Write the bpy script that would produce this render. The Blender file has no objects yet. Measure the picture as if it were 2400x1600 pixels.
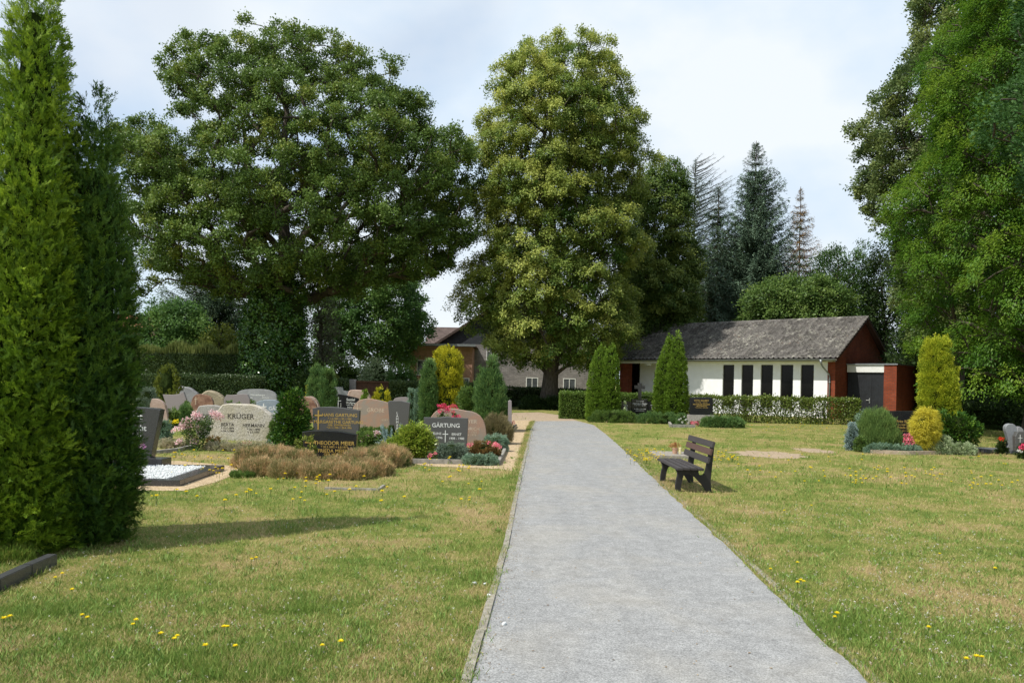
import bpy, bmesh, math, random
import numpy as np
from mathutils import Vector, Matrix
random.seed(4); RNG = np.random.default_rng(7)
C = bpy.context.scene.collection
R = math.radians
# ------------------------------------------------------------ camera
F = 1838.0; H = 1.75; ROLL = R(1.1); PX, PY = 1200.0, 893.0
cr, sr = math.cos(ROLL), math.sin(ROLL)
cam = bpy.data.objects.new('camera', bpy.data.cameras.new('camera')); C.objects.link(cam)
cam.matrix_world = Matrix(((cr, -sr, 0, 0), (0, 0, -1, 0), (sr, cr, 0, H), (0, 0, 0, 1)))
cam.data.lens = F * 36 / 2400; cam.data.sensor_width = 36
cam.data.shift_y = (PY - 800) / 2400
cam.data.clip_end = 3000; cam.data.clip_start = 0.1
sc = bpy.context.scene; sc.camera = cam
# ------------------------------------------------------------ light
SUN_EL = R(56); SUN_DIR = Vector((-0.85, -0.53, 0)).normalized()
w = bpy.data.worlds.new('World'); sc.world = w; w.use_nodes = True
nt = w.node_tree; nt.nodes.clear()
out = nt.nodes.new('ShaderNodeOutputWorld'); bg = nt.nodes.new('ShaderNodeBackground')
sky = nt.nodes.new('ShaderNodeTexSky'); sky.sky_type = 'NISHITA'; sky.sun_disc = False
sky.sun_elevation = SUN_EL; sky.sun_rotation = math.atan2(SUN_DIR.x, SUN_DIR.y); sky.altitude = 50
tc = nt.nodes.new('ShaderNodeTexCoord'); mp = nt.nodes.new('ShaderNodeMapping')
mp.inputs['Scale'].default_value = (1.0, 1.0, 1.7); mp.inputs['Rotation'].default_value = (0, R(14), 0.4)
no = nt.nodes.new('ShaderNodeTexNoise'); no.inputs['Scale'].default_value = 1.5
no.inputs['Detail'].default_value = 4; no.inputs['Roughness'].default_value = .42; no.inputs['Distortion'].default_value = .35
rp = nt.nodes.new('ShaderNodeValToRGB'); rp.color_ramp.elements[0].position = .40; rp.color_ramp.elements[1].position = .56
rp.color_ramp.elements[0].color = (.42, .42, .42, 1); rp.color_ramp.elements[1].color = (.97, .97, .97, 1)
no2 = nt.nodes.new('ShaderNodeTexNoise'); no2.inputs['Scale'].default_value = 3.2; no2.inputs['Detail'].default_value = 6
cm = nt.nodes.new('ShaderNodeMix'); cm.data_type = 'RGBA'; rp2 = nt.nodes.new('ShaderNodeValToRGB'); rp2.color_ramp.elements[0].position = .38; rp2.color_ramp.elements[1].position = .60
cm.inputs['A'].default_value = (4.05, 4.95, 5.95, 1); cm.inputs['B'].default_value = (5.5, 5.85, 6.15, 1)
mx = nt.nodes.new('ShaderNodeMix'); mx.data_type = 'RGBA'
L = nt.links.new
L(tc.outputs['Generated'], mp.inputs['Vector']); L(mp.outputs[0], no.inputs['Vector']); L(mp.outputs[0], no2.inputs['Vector'])
L(no.outputs['Fac'], rp.inputs['Fac']); L(no2.outputs['Fac'], rp2.inputs['Fac']); L(rp2.outputs['Color'], cm.inputs['Factor'])
L(rp.outputs['Color'], mx.inputs['Factor']); L(sky.outputs[0], mx.inputs['A']); L(cm.outputs['Result'], mx.inputs['B'])
L(mx.outputs['Result'], bg.inputs['Color']); bg.inputs['Strength'].default_value = .15
L(bg.outputs[0], out.inputs['Surface'])
sd = bpy.data.lights.new('sun', 'SUN'); sd.energy = 4.5; sd.angle = R(.6); sd.color = (1, .96, .88)
sun = bpy.data.objects.new('sun', sd); C.objects.link(sun)
to_sun = Vector((SUN_DIR.x * math.cos(SUN_EL), SUN_DIR.y * math.cos(SUN_EL), math.sin(SUN_EL)))
sun.rotation_euler = to_sun.to_track_quat('Z', 'Y').to_euler()
sc.view_settings.view_transform = 'Standard'; sc.view_settings.look = 'None'
sc.view_settings.exposure = 0.17; sc.view_settings.gamma = 1
sc.cycles.max_bounces = 6; sc.cycles.transparent_max_bounces = 4
sc.cycles.diffuse_bounces = 3; sc.cycles.glossy_bounces = 2; sc.cycles.transmission_bounces = 3

# ------------------------------------------------------------ pixel <-> place
def ray(u, v):
    a = (u - PX) / F; b = (PY - v) / F
    return a * cr - b * sr, a * sr + b * cr          # X/Y, (Z-H)/Y
def at(u, v, y):
    a, b = ray(u, v); return Vector((a * y, y, H + b * y))
def gnd(u, v, z=0.0):
    a, b = ray(u, v); y = (z - H) / b; return Vector((a * y, y, z))

# ------------------------------------------------------------ tags and meshes
def tag(o, label=None, cat=None, group=None, kind=None):
    if label: o['label'] = label
    if cat: o['category'] = cat
    if group: o['group'] = group
    if kind: o['kind'] = kind
    return o
def empty(name, loc=(0, 0, 0), rz=0.0, label=None, cat=None, group=None):
    o = bpy.data.objects.new(name, None); C.objects.link(o)
    o.location = loc; o.rotation_euler = (0, 0, rz); o.empty_display_size = .2
    return tag(o, label, cat, group)
def npobj(name, V, Fc, mat, parent=None, tint=None, smooth=False):
    me = bpy.data.meshes.new(name); V = np.asarray(V, np.float32); Fc = np.asarray(Fc, np.int32)
    n, k = Fc.shape
    me.vertices.add(len(V)); me.vertices.foreach_set('co', V.ravel())
    me.loops.add(n * k); me.loops.foreach_set('vertex_index', Fc.ravel())
    me.polygons.add(n); me.polygons.foreach_set('loop_start', np.arange(0, n * k, k, dtype=np.int32))
    try: me.polygons.foreach_set('loop_total', np.full(n, k, np.int32))
    except Exception: pass
    if smooth: me.polygons.foreach_set('use_smooth', np.ones(n, bool))
    if tint is not None:
        a = me.attributes.new('tint', 'FLOAT', 'FACE'); a.data.foreach_set('value', np.asarray(tint, np.float32))
    me.update(calc_edges=True); me.materials.append(mat)
    o = bpy.data.objects.new(name, me); C.objects.link(o); o.parent = parent
    return o
class MB:
    def __init__(s): s.v = []; s.f = []
    def add(s, vs, fs):
        b = len(s.v); s.v += [tuple(p) for p in vs]; s.f += [[i + b for i in f] for f in fs]; return s
    def box(s, x0, x1, y0, y1, z0, z1):
        return s.add([(x0,y0,z0),(x1,y0,z0),(x1,y1,z0),(x0,y1,z0),(x0,y0,z1),(x1,y0,z1),(x1,y1,z1),(x0,y1,z1)],
                     [(0,3,2,1),(4,5,6,7),(0,1,5,4),(1,2,6,5),(2,3,7,6),(3,0,4,7)])
    def tube(s, pts, rad, n=8, cap=True):
        pts = [Vector(p) for p in pts]
        if not hasattr(rad, '__len__'): rad = [rad] * len(pts)
        rings = []; b0 = len(s.v)
        for i, p in enumerate(pts):
            d = (pts[min(i+1, len(pts)-1)] - pts[max(i-1, 0)]).normalized()
            a = d.cross(Vector((0, .3, 1)) if abs(d.z) < .9 else Vector((1, 0, 0))).normalized(); c = d.cross(a)
            for k in range(n):
                t = 2 * math.pi * k / n; s.v.append(tuple(p + (a * math.cos(t) + c * math.sin(t)) * rad[i]))
        for i in range(len(pts) - 1):
            for k in range(n):
                q = b0 + i * n + k; r = b0 + i * n + (k + 1) % n
                s.f.append([q, r, r + n, q + n])
        if cap:
            s.f.append([b0 + k for k in range(n)][::-1]); s.f.append([b0 + (len(pts)-1)*n + k for k in range(n)])
        return s
    def prism(s, poly, y0, y1, bev=0.0):
        """poly: (x,z) outline, front face at y0, back at y1, front edge chamfered by bev"""
        cx = sum(p[0] for p in poly) / len(poly); cz = sum(p[1] for p in poly) / len(poly); n = len(poly)
        def ins(p, d):
            l = math.hypot(p[0]-cx, p[1]-cz) or 1; return (p[0] - (p[0]-cx)/l*d, p[1] - (p[1]-cz)/l*d)
        loops = []
        if bev:
            loops = [[(ins(p, bev)[0], y0, ins(p, bev)[1]) for p in poly], [(p[0], y0 + bev, p[1]) for p in poly],
                     [(p[0], y1 - bev, p[1]) for p in poly], [(ins(p, bev)[0], y1, ins(p, bev)[1]) for p in poly]]
        else: loops = [[(p[0], y0, p[1]) for p in poly], [(p[0], y1, p[1]) for p in poly]]
        b = len(s.v); m = len(loops)
        for lp in loops: s.v += lp
        s.f.append([b + i for i in range(n)]); s.f.append([b + (m-1)*n + i for i in range(n)][::-1])
        for j in range(m - 1):
            for i in range(n):
                k = (i + 1) % n; s.f.append([b+j*n+i, b+(j+1)*n+i, b+(j+1)*n+k, b+j*n+k])
        return s
    def build(s, name, mat, parent=None, smooth=False, bevel=0, fix=True):
        me = bpy.data.meshes.new(name); me.from_pydata(s.v, [], s.f); me.update()
        bm = bmesh.new(); bm.from_mesh(me)
        if bevel: bmesh.ops.bevel(bm, geom=bm.edges[:], offset=bevel, segments=2, affect='EDGES', clamp_overlap=True)
        if fix: bmesh.ops.recalc_face_normals(bm, faces=bm.faces)
        bm.to_mesh(me); bm.free()
        if smooth: me.polygons.foreach_set('use_smooth', [True] * len(me.polygons))
        me.materials.append(mat)
        o = bpy.data.objects.new(name, me); C.objects.link(o); o.parent = parent
        return o
# ------------------------------------------------------------ materials
class NB:
    def __init__(s, name):
        s.m = bpy.data.materials.new(name); s.m.use_nodes = True; s.t = s.m.node_tree
        s.b = s.t.nodes['Principled BSDF']; s.o = s.t.nodes['Material Output']
    def n(s, ty, **kw):
        x = s.t.nodes.new('ShaderNode' + ty)
        for k, v in kw.items():
            if k in x.inputs: x.inputs[k].default_value = v
            else: setattr(x, k, v)
        return x
    def l(s, a, b): s.t.links.new(a, b)
    def pos(s):
        return s.n('NewGeometry').outputs['Position']
    def obj(s): return s.n('TexCoord').outputs['Object']
    def noise(s, vec, scale, detail=4, rough=.55, dist=0.0):
        x = s.n('TexNoise', Scale=scale, Detail=detail, Roughness=rough, Distortion=dist); s.l(vec, x.inputs['Vector']); return x.outputs['Fac']
    def ramp(s, fac, stops):
        x = s.n('ValToRGB'); e = x.color_ramp.elements
        while len(e) < len(stops): e.new(.5)
        for i, (p, c) in enumerate(stops):
            e[i].position = p; e[i].color = (c[0], c[1], c[2], 1) if hasattr(c, '__len__') else (c, c, c, 1)
        s.l(fac, x.inputs['Fac']); return x.outputs['Color']
    def mix(s, f, a, b, mode='MIX'):
        x = s.n('Mix', data_type='RGBA', blend_type=mode)
        for sock, v in (('Factor', f), ('A', a), ('B', b)):
            if hasattr(v, 'links') or hasattr(v, 'is_linked'): s.l(v, x.inputs[sock])
            elif sock == 'Factor': x.inputs[0].default_value = v
            else: x.inputs[sock].default_value = (*v, 1)
        return x.outputs['Result']
    def bump(s, h, strength=.4, dist=.01):
        x = s.n('Bump', Strength=strength, Distance=dist); s.l(h, x.inputs['Height']); s.l(x.outputs[0], s.b.inputs['Normal'])
    def fin(s, col=None, rough=.7, spec=.3, metal=0.0):
        if col is not None:
            if hasattr(col, 'is_linked'): s.l(col, s.b.inputs['Base Color'])
            else: s.b.inputs['Base Color'].default_value = (*col, 1)
        if hasattr(rough, 'is_linked'): s.l(rough, s.b.inputs['Roughness'])
        else: s.b.inputs['Roughness'].default_value = rough
        s.b.inputs['Specular IOR Level'].default_value = spec; s.b.inputs['Metallic'].default_value = metal
        return s.m
def m_leaf(name, c0, c1, c2, trans=.35, rough=.5, spec=.25):
    """leaf colour from the face attribute: three leaf tones of the plant"""
    b = NB(name); a = b.n('Attribute', attribute_name='tint')
    col = b.ramp(a.outputs['Fac'], [(0, c0), (.5, c1), (1, c2)])
    b.fin(col, rough, spec)
    tr = b.n('BsdfTranslucent'); b.l(col, tr.inputs['Color'])
    mx = b.n('MixShader', Fac=trans); b.l(b.b.outputs[0], mx.inputs[1]); b.l(tr.outputs[0], mx.inputs[2])
    b.l(mx.outputs[0], b.o.inputs['Surface']); return b.m
def m_plain(name, c0, c1=None, scale=8, rough=.7, spec=.3, bump=0, metal=0, stretch=None):
    b = NB(name); v = b.obj()
    if stretch:
        mp = b.n('Mapping', Scale=stretch); b.l(v, mp.inputs['Vector']); v = mp.outputs[0]
    f = b.noise(v, scale, 6, .6); c1 = c1 or tuple(x * .7 for x in c0)
    col = b.mix(b.ramp(f, [(.35, 0), (.65, 1)]), c0, c1)
    if bump: b.bump(f, bump, .02)
    return b.fin(col, rough, spec, metal)
def m_granite(name, base, dark, light, scale=60, rough=.35, cloud=None, bump=0, spec=.5, big=3.0):
    b = NB(name); v = b.obj()
    f = b.noise(v, scale, 3, .7); g = b.noise(v, big, 4, .6, .6)
    col = b.ramp(f, [(.36, dark), (.47, base), (.56, base), (.66, light)])
    if cloud: col = b.mix(b.ramp(g, [(.42, 0), (.62, 1)]), col, cloud)
    if bump: b.bump(b.noise(v, 14, 6, .65), bump, .03)
    return b.fin(col, rough, spec)
def m_brick(name, c1, c2, mortar, w=.24, h=.08, rough=.85):
    b = NB(name); s = b.n('SeparateXYZ'); b.l(b.obj(), s.inputs[0])
    ad = b.n('Math', operation='ADD'); b.l(s.outputs[0], ad.inputs[0]); b.l(s.outputs[1], ad.inputs[1])
    cb = b.n('CombineXYZ'); b.l(ad.outputs[0], cb.inputs[0]); b.l(s.outputs[2], cb.inputs[1])
    k = b.n('TexBrick', Color1=(*c1, 1), Color2=(*c2, 1), Mortar=(*mortar, 1), Scale=1.0)
    k.inputs['Mortar Size'].default_value = .009; k.inputs['Brick Width'].default_value = w; k.inputs['Row Height'].default_value = h
    k.inputs['Mortar Smooth'].default_value = .2
    b.l(cb.outputs[0], k.inputs['Vector'])
    st = b.ramp(b.noise(b.obj(), 1.3, 6, .65), [(.35, .68), (.6, 1.0)])
    col = b.mix(1.0, k.outputs['Color'], st, 'MULTIPLY')
    bp = b.n('Bump', Strength=.5, Distance=.006, invert=True); b.l(k.outputs['Fac'], bp.inputs['Height']); b.l(bp.outputs[0], b.b.inputs['Normal'])
    return b.fin(col, rough, .2)
def lawn_color(b):
    """dry and green patches of the lawn, by place"""
    p = b.pos()
    n1 = b.noise(p, .55, 5, .62, .5); n2 = b.noise(p, 3.0, 4, .6, .3); n3 = b.noise(p, 17, 5, .75)
    mr = b.n('Math', operation='MULTIPLY_ADD'); b.l(n1, mr.inputs[0]); mr.inputs[1].default_value = 1.7; mr.inputs[2].default_value = -.35; n1 = mr.outputs[0]
    mr2 = b.n('Math', operation='MULTIPLY_ADD'); b.l(n2, mr2.inputs[0]); mr2.inputs[1].default_value = 1.8; mr2.inputs[2].default_value = -.4; n2 = mr2.outputs[0]
    add = b.n('Math', operation='MULTIPLY_ADD'); b.l(n1, add.inputs[0]); add.inputs[1].default_value = .6
    m2 = b.n('Math', operation='MULTIPLY'); b.l(n2, m2.inputs[0]); m2.inputs[1].default_value = .4; b.l(m2.outputs[0], add.inputs[2])
    m3 = b.n('Math', operation='MULTIPLY_ADD'); n3b = b.n('Math', operation='SUBTRACT'); b.l(n3, n3b.inputs[0]); n3b.inputs[1].default_value = .19; b.l(n3b.outputs[0], m3.inputs[0]); m3.inputs[1].default_value = .42; b.l(add.outputs[0], m3.inputs[2])
    return m3.outputs[0]
# ------------------------------------------------------------ ground
def m_lawn(blade):
    b = NB('grass_blade' if blade else 'lawn_soil'); fac = lawn_color(b)
    if blade:
        a = b.n('Attribute', attribute_name='tint'); ad = b.n('Math', operation='MULTIPLY_ADD')
        b.l(a.outputs['Fac'], ad.inputs[0]); ad.inputs[1].default_value = .46; b.l(fac, ad.inputs[2])
        col = b.ramp(ad.outputs[0], [(.58, (.55, .42, .24)), (.74, (.48, .41, .18)), (.87, (.33, .35, .10)), (1.06, (.17, .26, .05))])
        b.fin(col, .6, .15)
        tr = b.n('BsdfTranslucent'); b.l(col, tr.inputs['Color']); mx = b.n('MixShader', Fac=.35)
        b.l(b.b.outputs[0], mx.inputs[1]); b.l(tr.outputs[0], mx.inputs[2]); b.l(mx.outputs[0], b.o.inputs['Surface'])
        return b.m
    col = b.ramp(fac, [(.42, (.35, .265, .125)), (.56, (.285, .255, .088)), (.68, (.20, .225, .055)), (.80, (.135, .18, .04))])
    f = b.noise(b.pos(), 90, 3, .7); col = b.mix(1.0, col, b.ramp(f, [(.3, .55), (.65, 1.1)]), 'MULTIPLY')
    b.bump(b.noise(b.pos(), 60, 5, .7), .7, .03)
    return b.fin(col, .9, .05)
def sheet(name, poly, z, mat):
    me = bpy.data.meshes.new(name); me.from_pydata([(p[0], p[1], z) for p in poly], [], [list(range(len(poly)))]); me.materials.append(mat)
    bm = bmesh.new(); bm.from_mesh(me); bmesh.ops.triangulate(bm, faces=bm.faces)
    for f in bm.faces:
        if f.normal.z < 0: f.normal_flip()
    bm.to_mesh(me); bm.free()
    o = bpy.data.objects.new(name, me); C.objects.link(o); return o
ML = m_lawn(False); MG = m_lawn(True)
tag(sheet('lawn', [(-900, -60), (900, -60), (900, 1500), (-900, 1500)], 0, ML), 'dry summer lawn with green and straw coloured patches', 'lawn', kind='structure')

def G2(u, v): p = gnd(u, v); return (p.x, p.y)
# the path: left edge and right edge followed from the foreground to the turn by the gate
pd = Vector((gnd(1249, 1000) - gnd(1105, 1600))).normalized()
pl0 = gnd(1105, 1600); pr0 = gnd(2033, 1600)
PL = [tuple((pl0 - pd * 7).xy)] + [G2(1105, 1600), G2(1190, 1287), G2(1222, 1120), G2(1249, 1000), G2(1255, 987)]
prd = (gnd(1552, 1149) - gnd(2033, 1600)).normalized()
PR = [tuple((pr0 - prd * 7).xy)] + [G2(2033, 1600), G2(1800, 1377), G2(1700, 1280), G2(1552, 1141), G2(1455, 1048), G2(1418, 1016), G2(1390, 996), G2(1350, 986)]
def rag(P, amp, step, seed):
    rr = random.Random(seed); out = []
    for (a, b) in zip(P[:-1], P[1:]):
        d = math.dist(a, b); n = max(1, int(d / step))
        for i in range(n):
            t = i / n; q = rr.uniform(-amp, amp); out.append((a[0] + (b[0]-a[0])*t + q, a[1] + (b[1]-a[1])*t))
    out.append(P[-1]); return out
PATH = PL + rag(PR, .02, .2, 3)[::-1]
def m_gravel(name, c0, c1, c2, warm, sc=170):
    b = NB(name); p = b.pos()
    vo = b.n('TexVoronoi', Scale=sc); b.l(p, vo.inputs['Vector'])
    s = b.n('SeparateXYZ'); b.l(vo.outputs['Color'], s.inputs[0])
    col = b.ramp(s.outputs[0], [(0, c0), (.5, c1), (1, c2)])
    big = b.noise(p, .9, 5, .6, .4); mid = b.noise(p, 6, 5, .7)
    col = b.mix(b.ramp(big, [(.45, 0), (.66, .6)]), col, b.mix(.5, col, warm))
    col = b.mix(1.0, col, b.ramp(mid, [(.3, .80), (.7, 1.12)]), 'MULTIPLY')
    mp_ = b.n('Mapping', Scale=(3.2, .35, 1), Rotation=(0, 0, -.045)); b.l(p, mp_.inputs['Vector'])
    col = b.mix(1.0, col, b.ramp(b.noise(mp_.outputs[0], 1.0, 4, .6, .3), [(.35, .955), (.62, 1.03)]), 'MULTIPLY')
    b.bump(s.outputs[1], .4, .005)
    return b.fin(col, .9, .1)
MP = m_gravel('grey_gravel', (.19, .19, .187), (.275, .275, .27), (.37, .37, .36), (.37, .335, .27), 120)
MT = m_gravel('tan_gravel', (.29, .205, .12), (.44, .33, .20), (.58, .46, .31), (.40, .30, .18), 45)
tag(sheet('path', PATH, .008, MP), 'grey gravel path running from the foreground to the gate', 'path', kind='structure')
turn = [G2(1182, 985), G2(1195, 967), G2(1262, 966), G2(1318, 973), G2(1352, 985), G2(1392, 996), G2(1418, 1016), G2(1330, 1003), G2(1240, 1003)]
MS = m_gravel('sandy_gravel', (.26, .19, .13), (.36, .275, .19), (.46, .37, .27), (.37, .28, .18), 90)
tag(sheet('sandy_turning', turn, .004, MS), 'sandy end of the path where it turns left below the linden', 'path', kind='structure')
strip = [G2(1200, 985), G2(1250, 985), G2(1249, 1000), G2(1222, 1120), G2(1219, 1106), G2(1172, 1099), G2(1000, 1092), G2(960, 1085), G2(960, 1070), G2(1150, 1078), G2(1182, 1040), G2(1200, 1000)]
tag(sheet('gravel_walkway', strip, .0045, MT), 'tan fine gravel strip between the grave plots and the path', 'gravel', kind='structure')
strip2 = [G2(240, 1145), G2(335, 1150), G2(430, 1150), G2(505, 1130), G2(552, 1112), G2(560, 1094), G2(530, 1090), G2(420, 1080), G2(300, 1080), G2(200, 1100)]
tag(sheet('gravel_surround', strip2, .0045, MT), 'tan fine gravel round the white pebble grave on the left', 'gravel', kind='structure')
# sand patches in the lawn
def blob(u0, u1, v0, v1, seed, n=40):
    rr = random.Random(seed); a, b = gnd(u0, (v0+v1)/2), gnd(u1, (v0+v1)/2); yn, yf = gnd((u0+u1)/2, v1).y, gnd((u0+u1)/2, v0).y
    cx, cy, rx, ry = (a.x+b.x)/2, (yn+yf)/2, (b.x-a.x)/2, (yf-yn)/2
    return [(cx + rx*math.cos(t)*q, cy + ry*math.sin(t)*q) for t, q in ((2*math.pi*i/n, rr.uniform(.75, 1.1)) for i in range(n))]
SANDP = [blob(1723, 1885, 1056, 1075, 1), blob(1870, 1945, 1050, 1062, 2)]
tag(sheet('bare_sand', SANDP[0], .003, MS), 'bare sandy patch in the lawn behind the bench', 'sand', kind='structure')
tag(sheet('bare_sand', SANDP[1], .003, MS), 'smaller bare sandy patch in the lawn to the right', 'sand', kind='structure')
# concrete edging along the left side of the path
m_conc = m_plain('edging_concrete', (.34, .315, .26), (.21, .19, .155), 14, .9, .1, .5)
mb = MB(); edge = PL[:]; acc = []
for a, b in zip(edge[:-1], edge[1:]):
    d = math.dist(a, b); n = max(1, round(d / 1.0)); dx, dy = (b[0]-a[0])/d, (b[1]-a[1])/d
    for i in range(n):
        p = (a[0] + (b[0]-a[0])*i/n, a[1] + (b[1]-a[1])*i/n); q = (a[0] + (b[0]-a[0])*(i+1)/n - dx*.008, a[1] + (b[1]-a[1])*(i+1)/n - dy*.008)
        k = random.uniform(-.006, .006); h = .020 + random.uniform(-.005, .005); W = .058
        P4 = [(p[0]-dy*0+k, p[1]), (q[0]+k, q[1]), (q[0]-W+k, q[1]), (p[0]-W+k, p[1])]
        mb.add([(x, y, -.05) for x, y in P4] + [(x, y, h) for x, y in P4], [(0,1,2,3), (4,5,6,7), (0,1,5,4), (1,2,6,5), (2,3,7,6), (3,0,4,7)])
tag(mb.build('path_edging', m_conc), 'narrow concrete kerb edging along the left side of the path', 'kerb', kind='structure')
# right hand edging, mostly sunk in the turf
mb = MB(); edge = PR[:6]
for a, b in zip(edge[:-1], edge[1:]):
    d = math.dist(a, b); n = max(1, round(d / 1.0)); dx, dy = (b[0]-a[0])/d, (b[1]-a[1])/d
    for i in range(n):
        p = (a[0] + (b[0]-a[0])*i/n, a[1] + (b[1]-a[1])*i/n); q = (a[0] + (b[0]-a[0])*(i+1)/n - dx*.008, a[1] + (b[1]-a[1])*(i+1)/n - dy*.008)
        k = random.uniform(-.01, .01) + .05; h = .011 + random.uniform(-.006, .004)
        P4 = [(p[0]+k, p[1]), (q[0]+k, q[1]), (q[0]+k+.055, q[1]), (p[0]+k+.055, p[1])]
        mb.add([(x, y, -.05) for x, y in P4] + [(x, y, h) for x, y in P4], [(0,1,2,3), (4,5,6,7), (0,1,5,4), (1,2,6,5), (2,3,7,6), (3,0,4,7)])
tag(mb.build('sunken_edging', m_conc), 'sunken concrete edging half covered by turf on the right of the path', 'kerb', kind='structure')

def inpoly(x, y, poly):
    r = np.zeros(len(x), bool); n = len(poly)
    for i in range(n):
        x0, y0 = poly[i]; x1, y1 = poly[(i+1) % n]
        if y0 == y1: continue
        c = ((y0 > y) != (y1 > y)) & (x < (x1-x0)*(y-y0)/(y1-y0)+x0); r ^= c
    return r
def quads(P, D, S, L, W, N=None, fold=0.0):
    """leaf shaped quads: root P, direction D, side S, length L, width W"""
    n = len(P); V = np.empty((n, 4, 3), np.float32); L = np.broadcast_to(L, (n,))[:, None]; W = np.broadcast_to(W, (n,))[:, None]
    mid = P + D * L * .45; off = 0 if N is None else N * W * fold
    V[:, 0] = P; V[:, 1] = mid + S * W * .5 + off; V[:, 2] = P + D * L; V[:, 3] = mid - S * W * .5 + off
    return V.reshape(-1, 3), np.arange(n * 4, dtype=np.int32).reshape(n, 4)
def unit(v): return v / np.maximum(np.linalg.norm(v, axis=1, keepdims=True), 1e-9)
NOGRASS = [PATH, strip2, [G2(1258, 985), *turn[1:6]]]
def grass(n):
    v = RNG.uniform(0, 1, n); u = RNG.uniform(-350, 2750, n)
    vv = 958 + (v ** .8) * (1760 - 958)
    a = (u - PX) / F; b = (PY - vv) / F; dx = a * cr - b * sr; dz = a * sr + b * cr
    y = -H / dz; x = dx * y; ok = (y > 3.5) & (y < 52); x, y = x[ok], y[ok]
    for p in NOGRASS: k = ~inpoly(x, y, p); x, y = x[k], y[k]
    k = ~(inpoly(x, y, strip) & (RNG.uniform(size=len(x)) < .93)); x, y = x[k], y[k]
    for p in SANDP: k = ~(inpoly(x, y, p) & (RNG.uniform(size=len(x)) < .85)); x, y = x[k], y[k]
    n = len(x); px = y / F * 2.34                                  # a pixel at that distance
    P = np.stack([x, y, np.zeros(n)], 1)
    tuft = (np.sin(x * 2.1 + np.sin(y * 1.7) * 2) * np.sin(y * 2.6 + x) > .55)
    h = RNG.uniform(.018, .05, n) * (1 + .9 * tuft) * np.clip(y / 9, 1, 1.7)
    t = RNG.uniform(0, 1, n); t = np.clip(t + .25 * tuft, 0, 1.0)
    D = unit(np.stack([RNG.normal(0, .8, n), RNG.normal(0, .8, n), np.ones(n)], 1))
    ang = RNG.uniform(0, math.pi, n); S = np.stack([np.cos(ang), np.sin(ang), np.zeros(n)], 1)
    W = np.maximum(.0045, px * RNG.uniform(.35, .7, n))
    V, Fc = quads(P, D, S, h, W)
    o = npobj('grass', V, Fc, MG, tint=t); tag(o, 'short mown grass blades, partly scorched straw yellow', 'grass', kind='stuff')
grass(560000)
def tufts(n):
    """small weeds and longer tufts standing out of the mown lawn"""
    Ps = []; k = 0
    while k < n:
        u = random.uniform(-200, 2600); v = 1000 + (random.random() ** .75) * 600; g = gnd(u, v)
        x, y = np.array([g.x]), np.array([g.y])
        if any(inpoly(x, y, q)[0] for q in NOGRASS + SANDP): continue
        m = random.randint(7, 20); r = random.uniform(.02, .07); Ps.append(np.stack([g.x + RNG.normal(0, r, m), g.y + RNG.normal(0, r, m), np.zeros(m)], 1)); k += 1
    P = np.concatenate(Ps); n = len(P); px = P[:, 1] / F * 2.34; D = unit(np.stack([RNG.normal(0, .7, n), RNG.normal(0, .7, n), np.ones(n)], 1)); a = RNG.uniform(0, math.pi, n)
    V, Fc = quads(P, D, np.stack([np.cos(a), np.sin(a), np.zeros(n)], 1), RNG.uniform(.03, .085, n), np.maximum(.006, px * RNG.uniform(.5, .9, n)))
    tag(npobj('weed_tufts', V, Fc, M_TUFT, tint=RNG.uniform(0, 1, n)), 'darker green weed and grass tufts dotted through the lawn', 'grass', kind='stuff')
M_TUFT = NB('tuft_blade'); _a = M_TUFT.n('Attribute', attribute_name='tint'); M_TUFT = M_TUFT.fin(M_TUFT.ramp(_a.outputs['Fac'], [(0, (.10, .19, .035)), (.6, (.16, .26, .05)), (1, (.30, .34, .10))]), .55, .2)
tufts(2600)
# rank grass along the edges of the path and plots
def fringe(line, n, spread, hmin, hmax):
    Ps = []
    for a, b in zip(line[:-1], line[1:]):
        m = max(1, int(n * math.dist(a, b))); t = RNG.uniform(0, 1, m)
        Ps.append(np.stack([a[0] + (b[0]-a[0])*t, a[1] + (b[1]-a[1])*t, np.zeros(m)], 1))
    P = np.concatenate(Ps); m = len(P); P[:, :2] += RNG.normal(0, spread, (m, 2))
    return P, RNG.uniform(hmin, hmax, m)
Pa, ha = fringe([(a + .12, b) for a, b in PR[1:6]], 900, .05, .02, .06); Pb, hb = fringe([(a - .12, b) for a, b in PL[1:]], 500, .05, .02, .06)
P = np.concatenate([Pa, Pb]); hh = np.concatenate([ha, hb]); n = len(P)
D = unit(np.stack([RNG.normal(0, .6, n), RNG.normal(0, .6, n), np.ones(n)], 1)); ang = RNG.uniform(0, math.pi, n)
V, Fc = quads(P, D, np.stack([np.cos(ang), np.sin(ang), np.zeros(n)], 1), hh, np.maximum(.005, P[:, 1] / F))
tag(npobj('edge_grass', V, Fc, MG, tint=RNG.uniform(0, 1, n)), 'longer grass tufts along the edges of the path', 'grass', kind='stuff')
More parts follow.
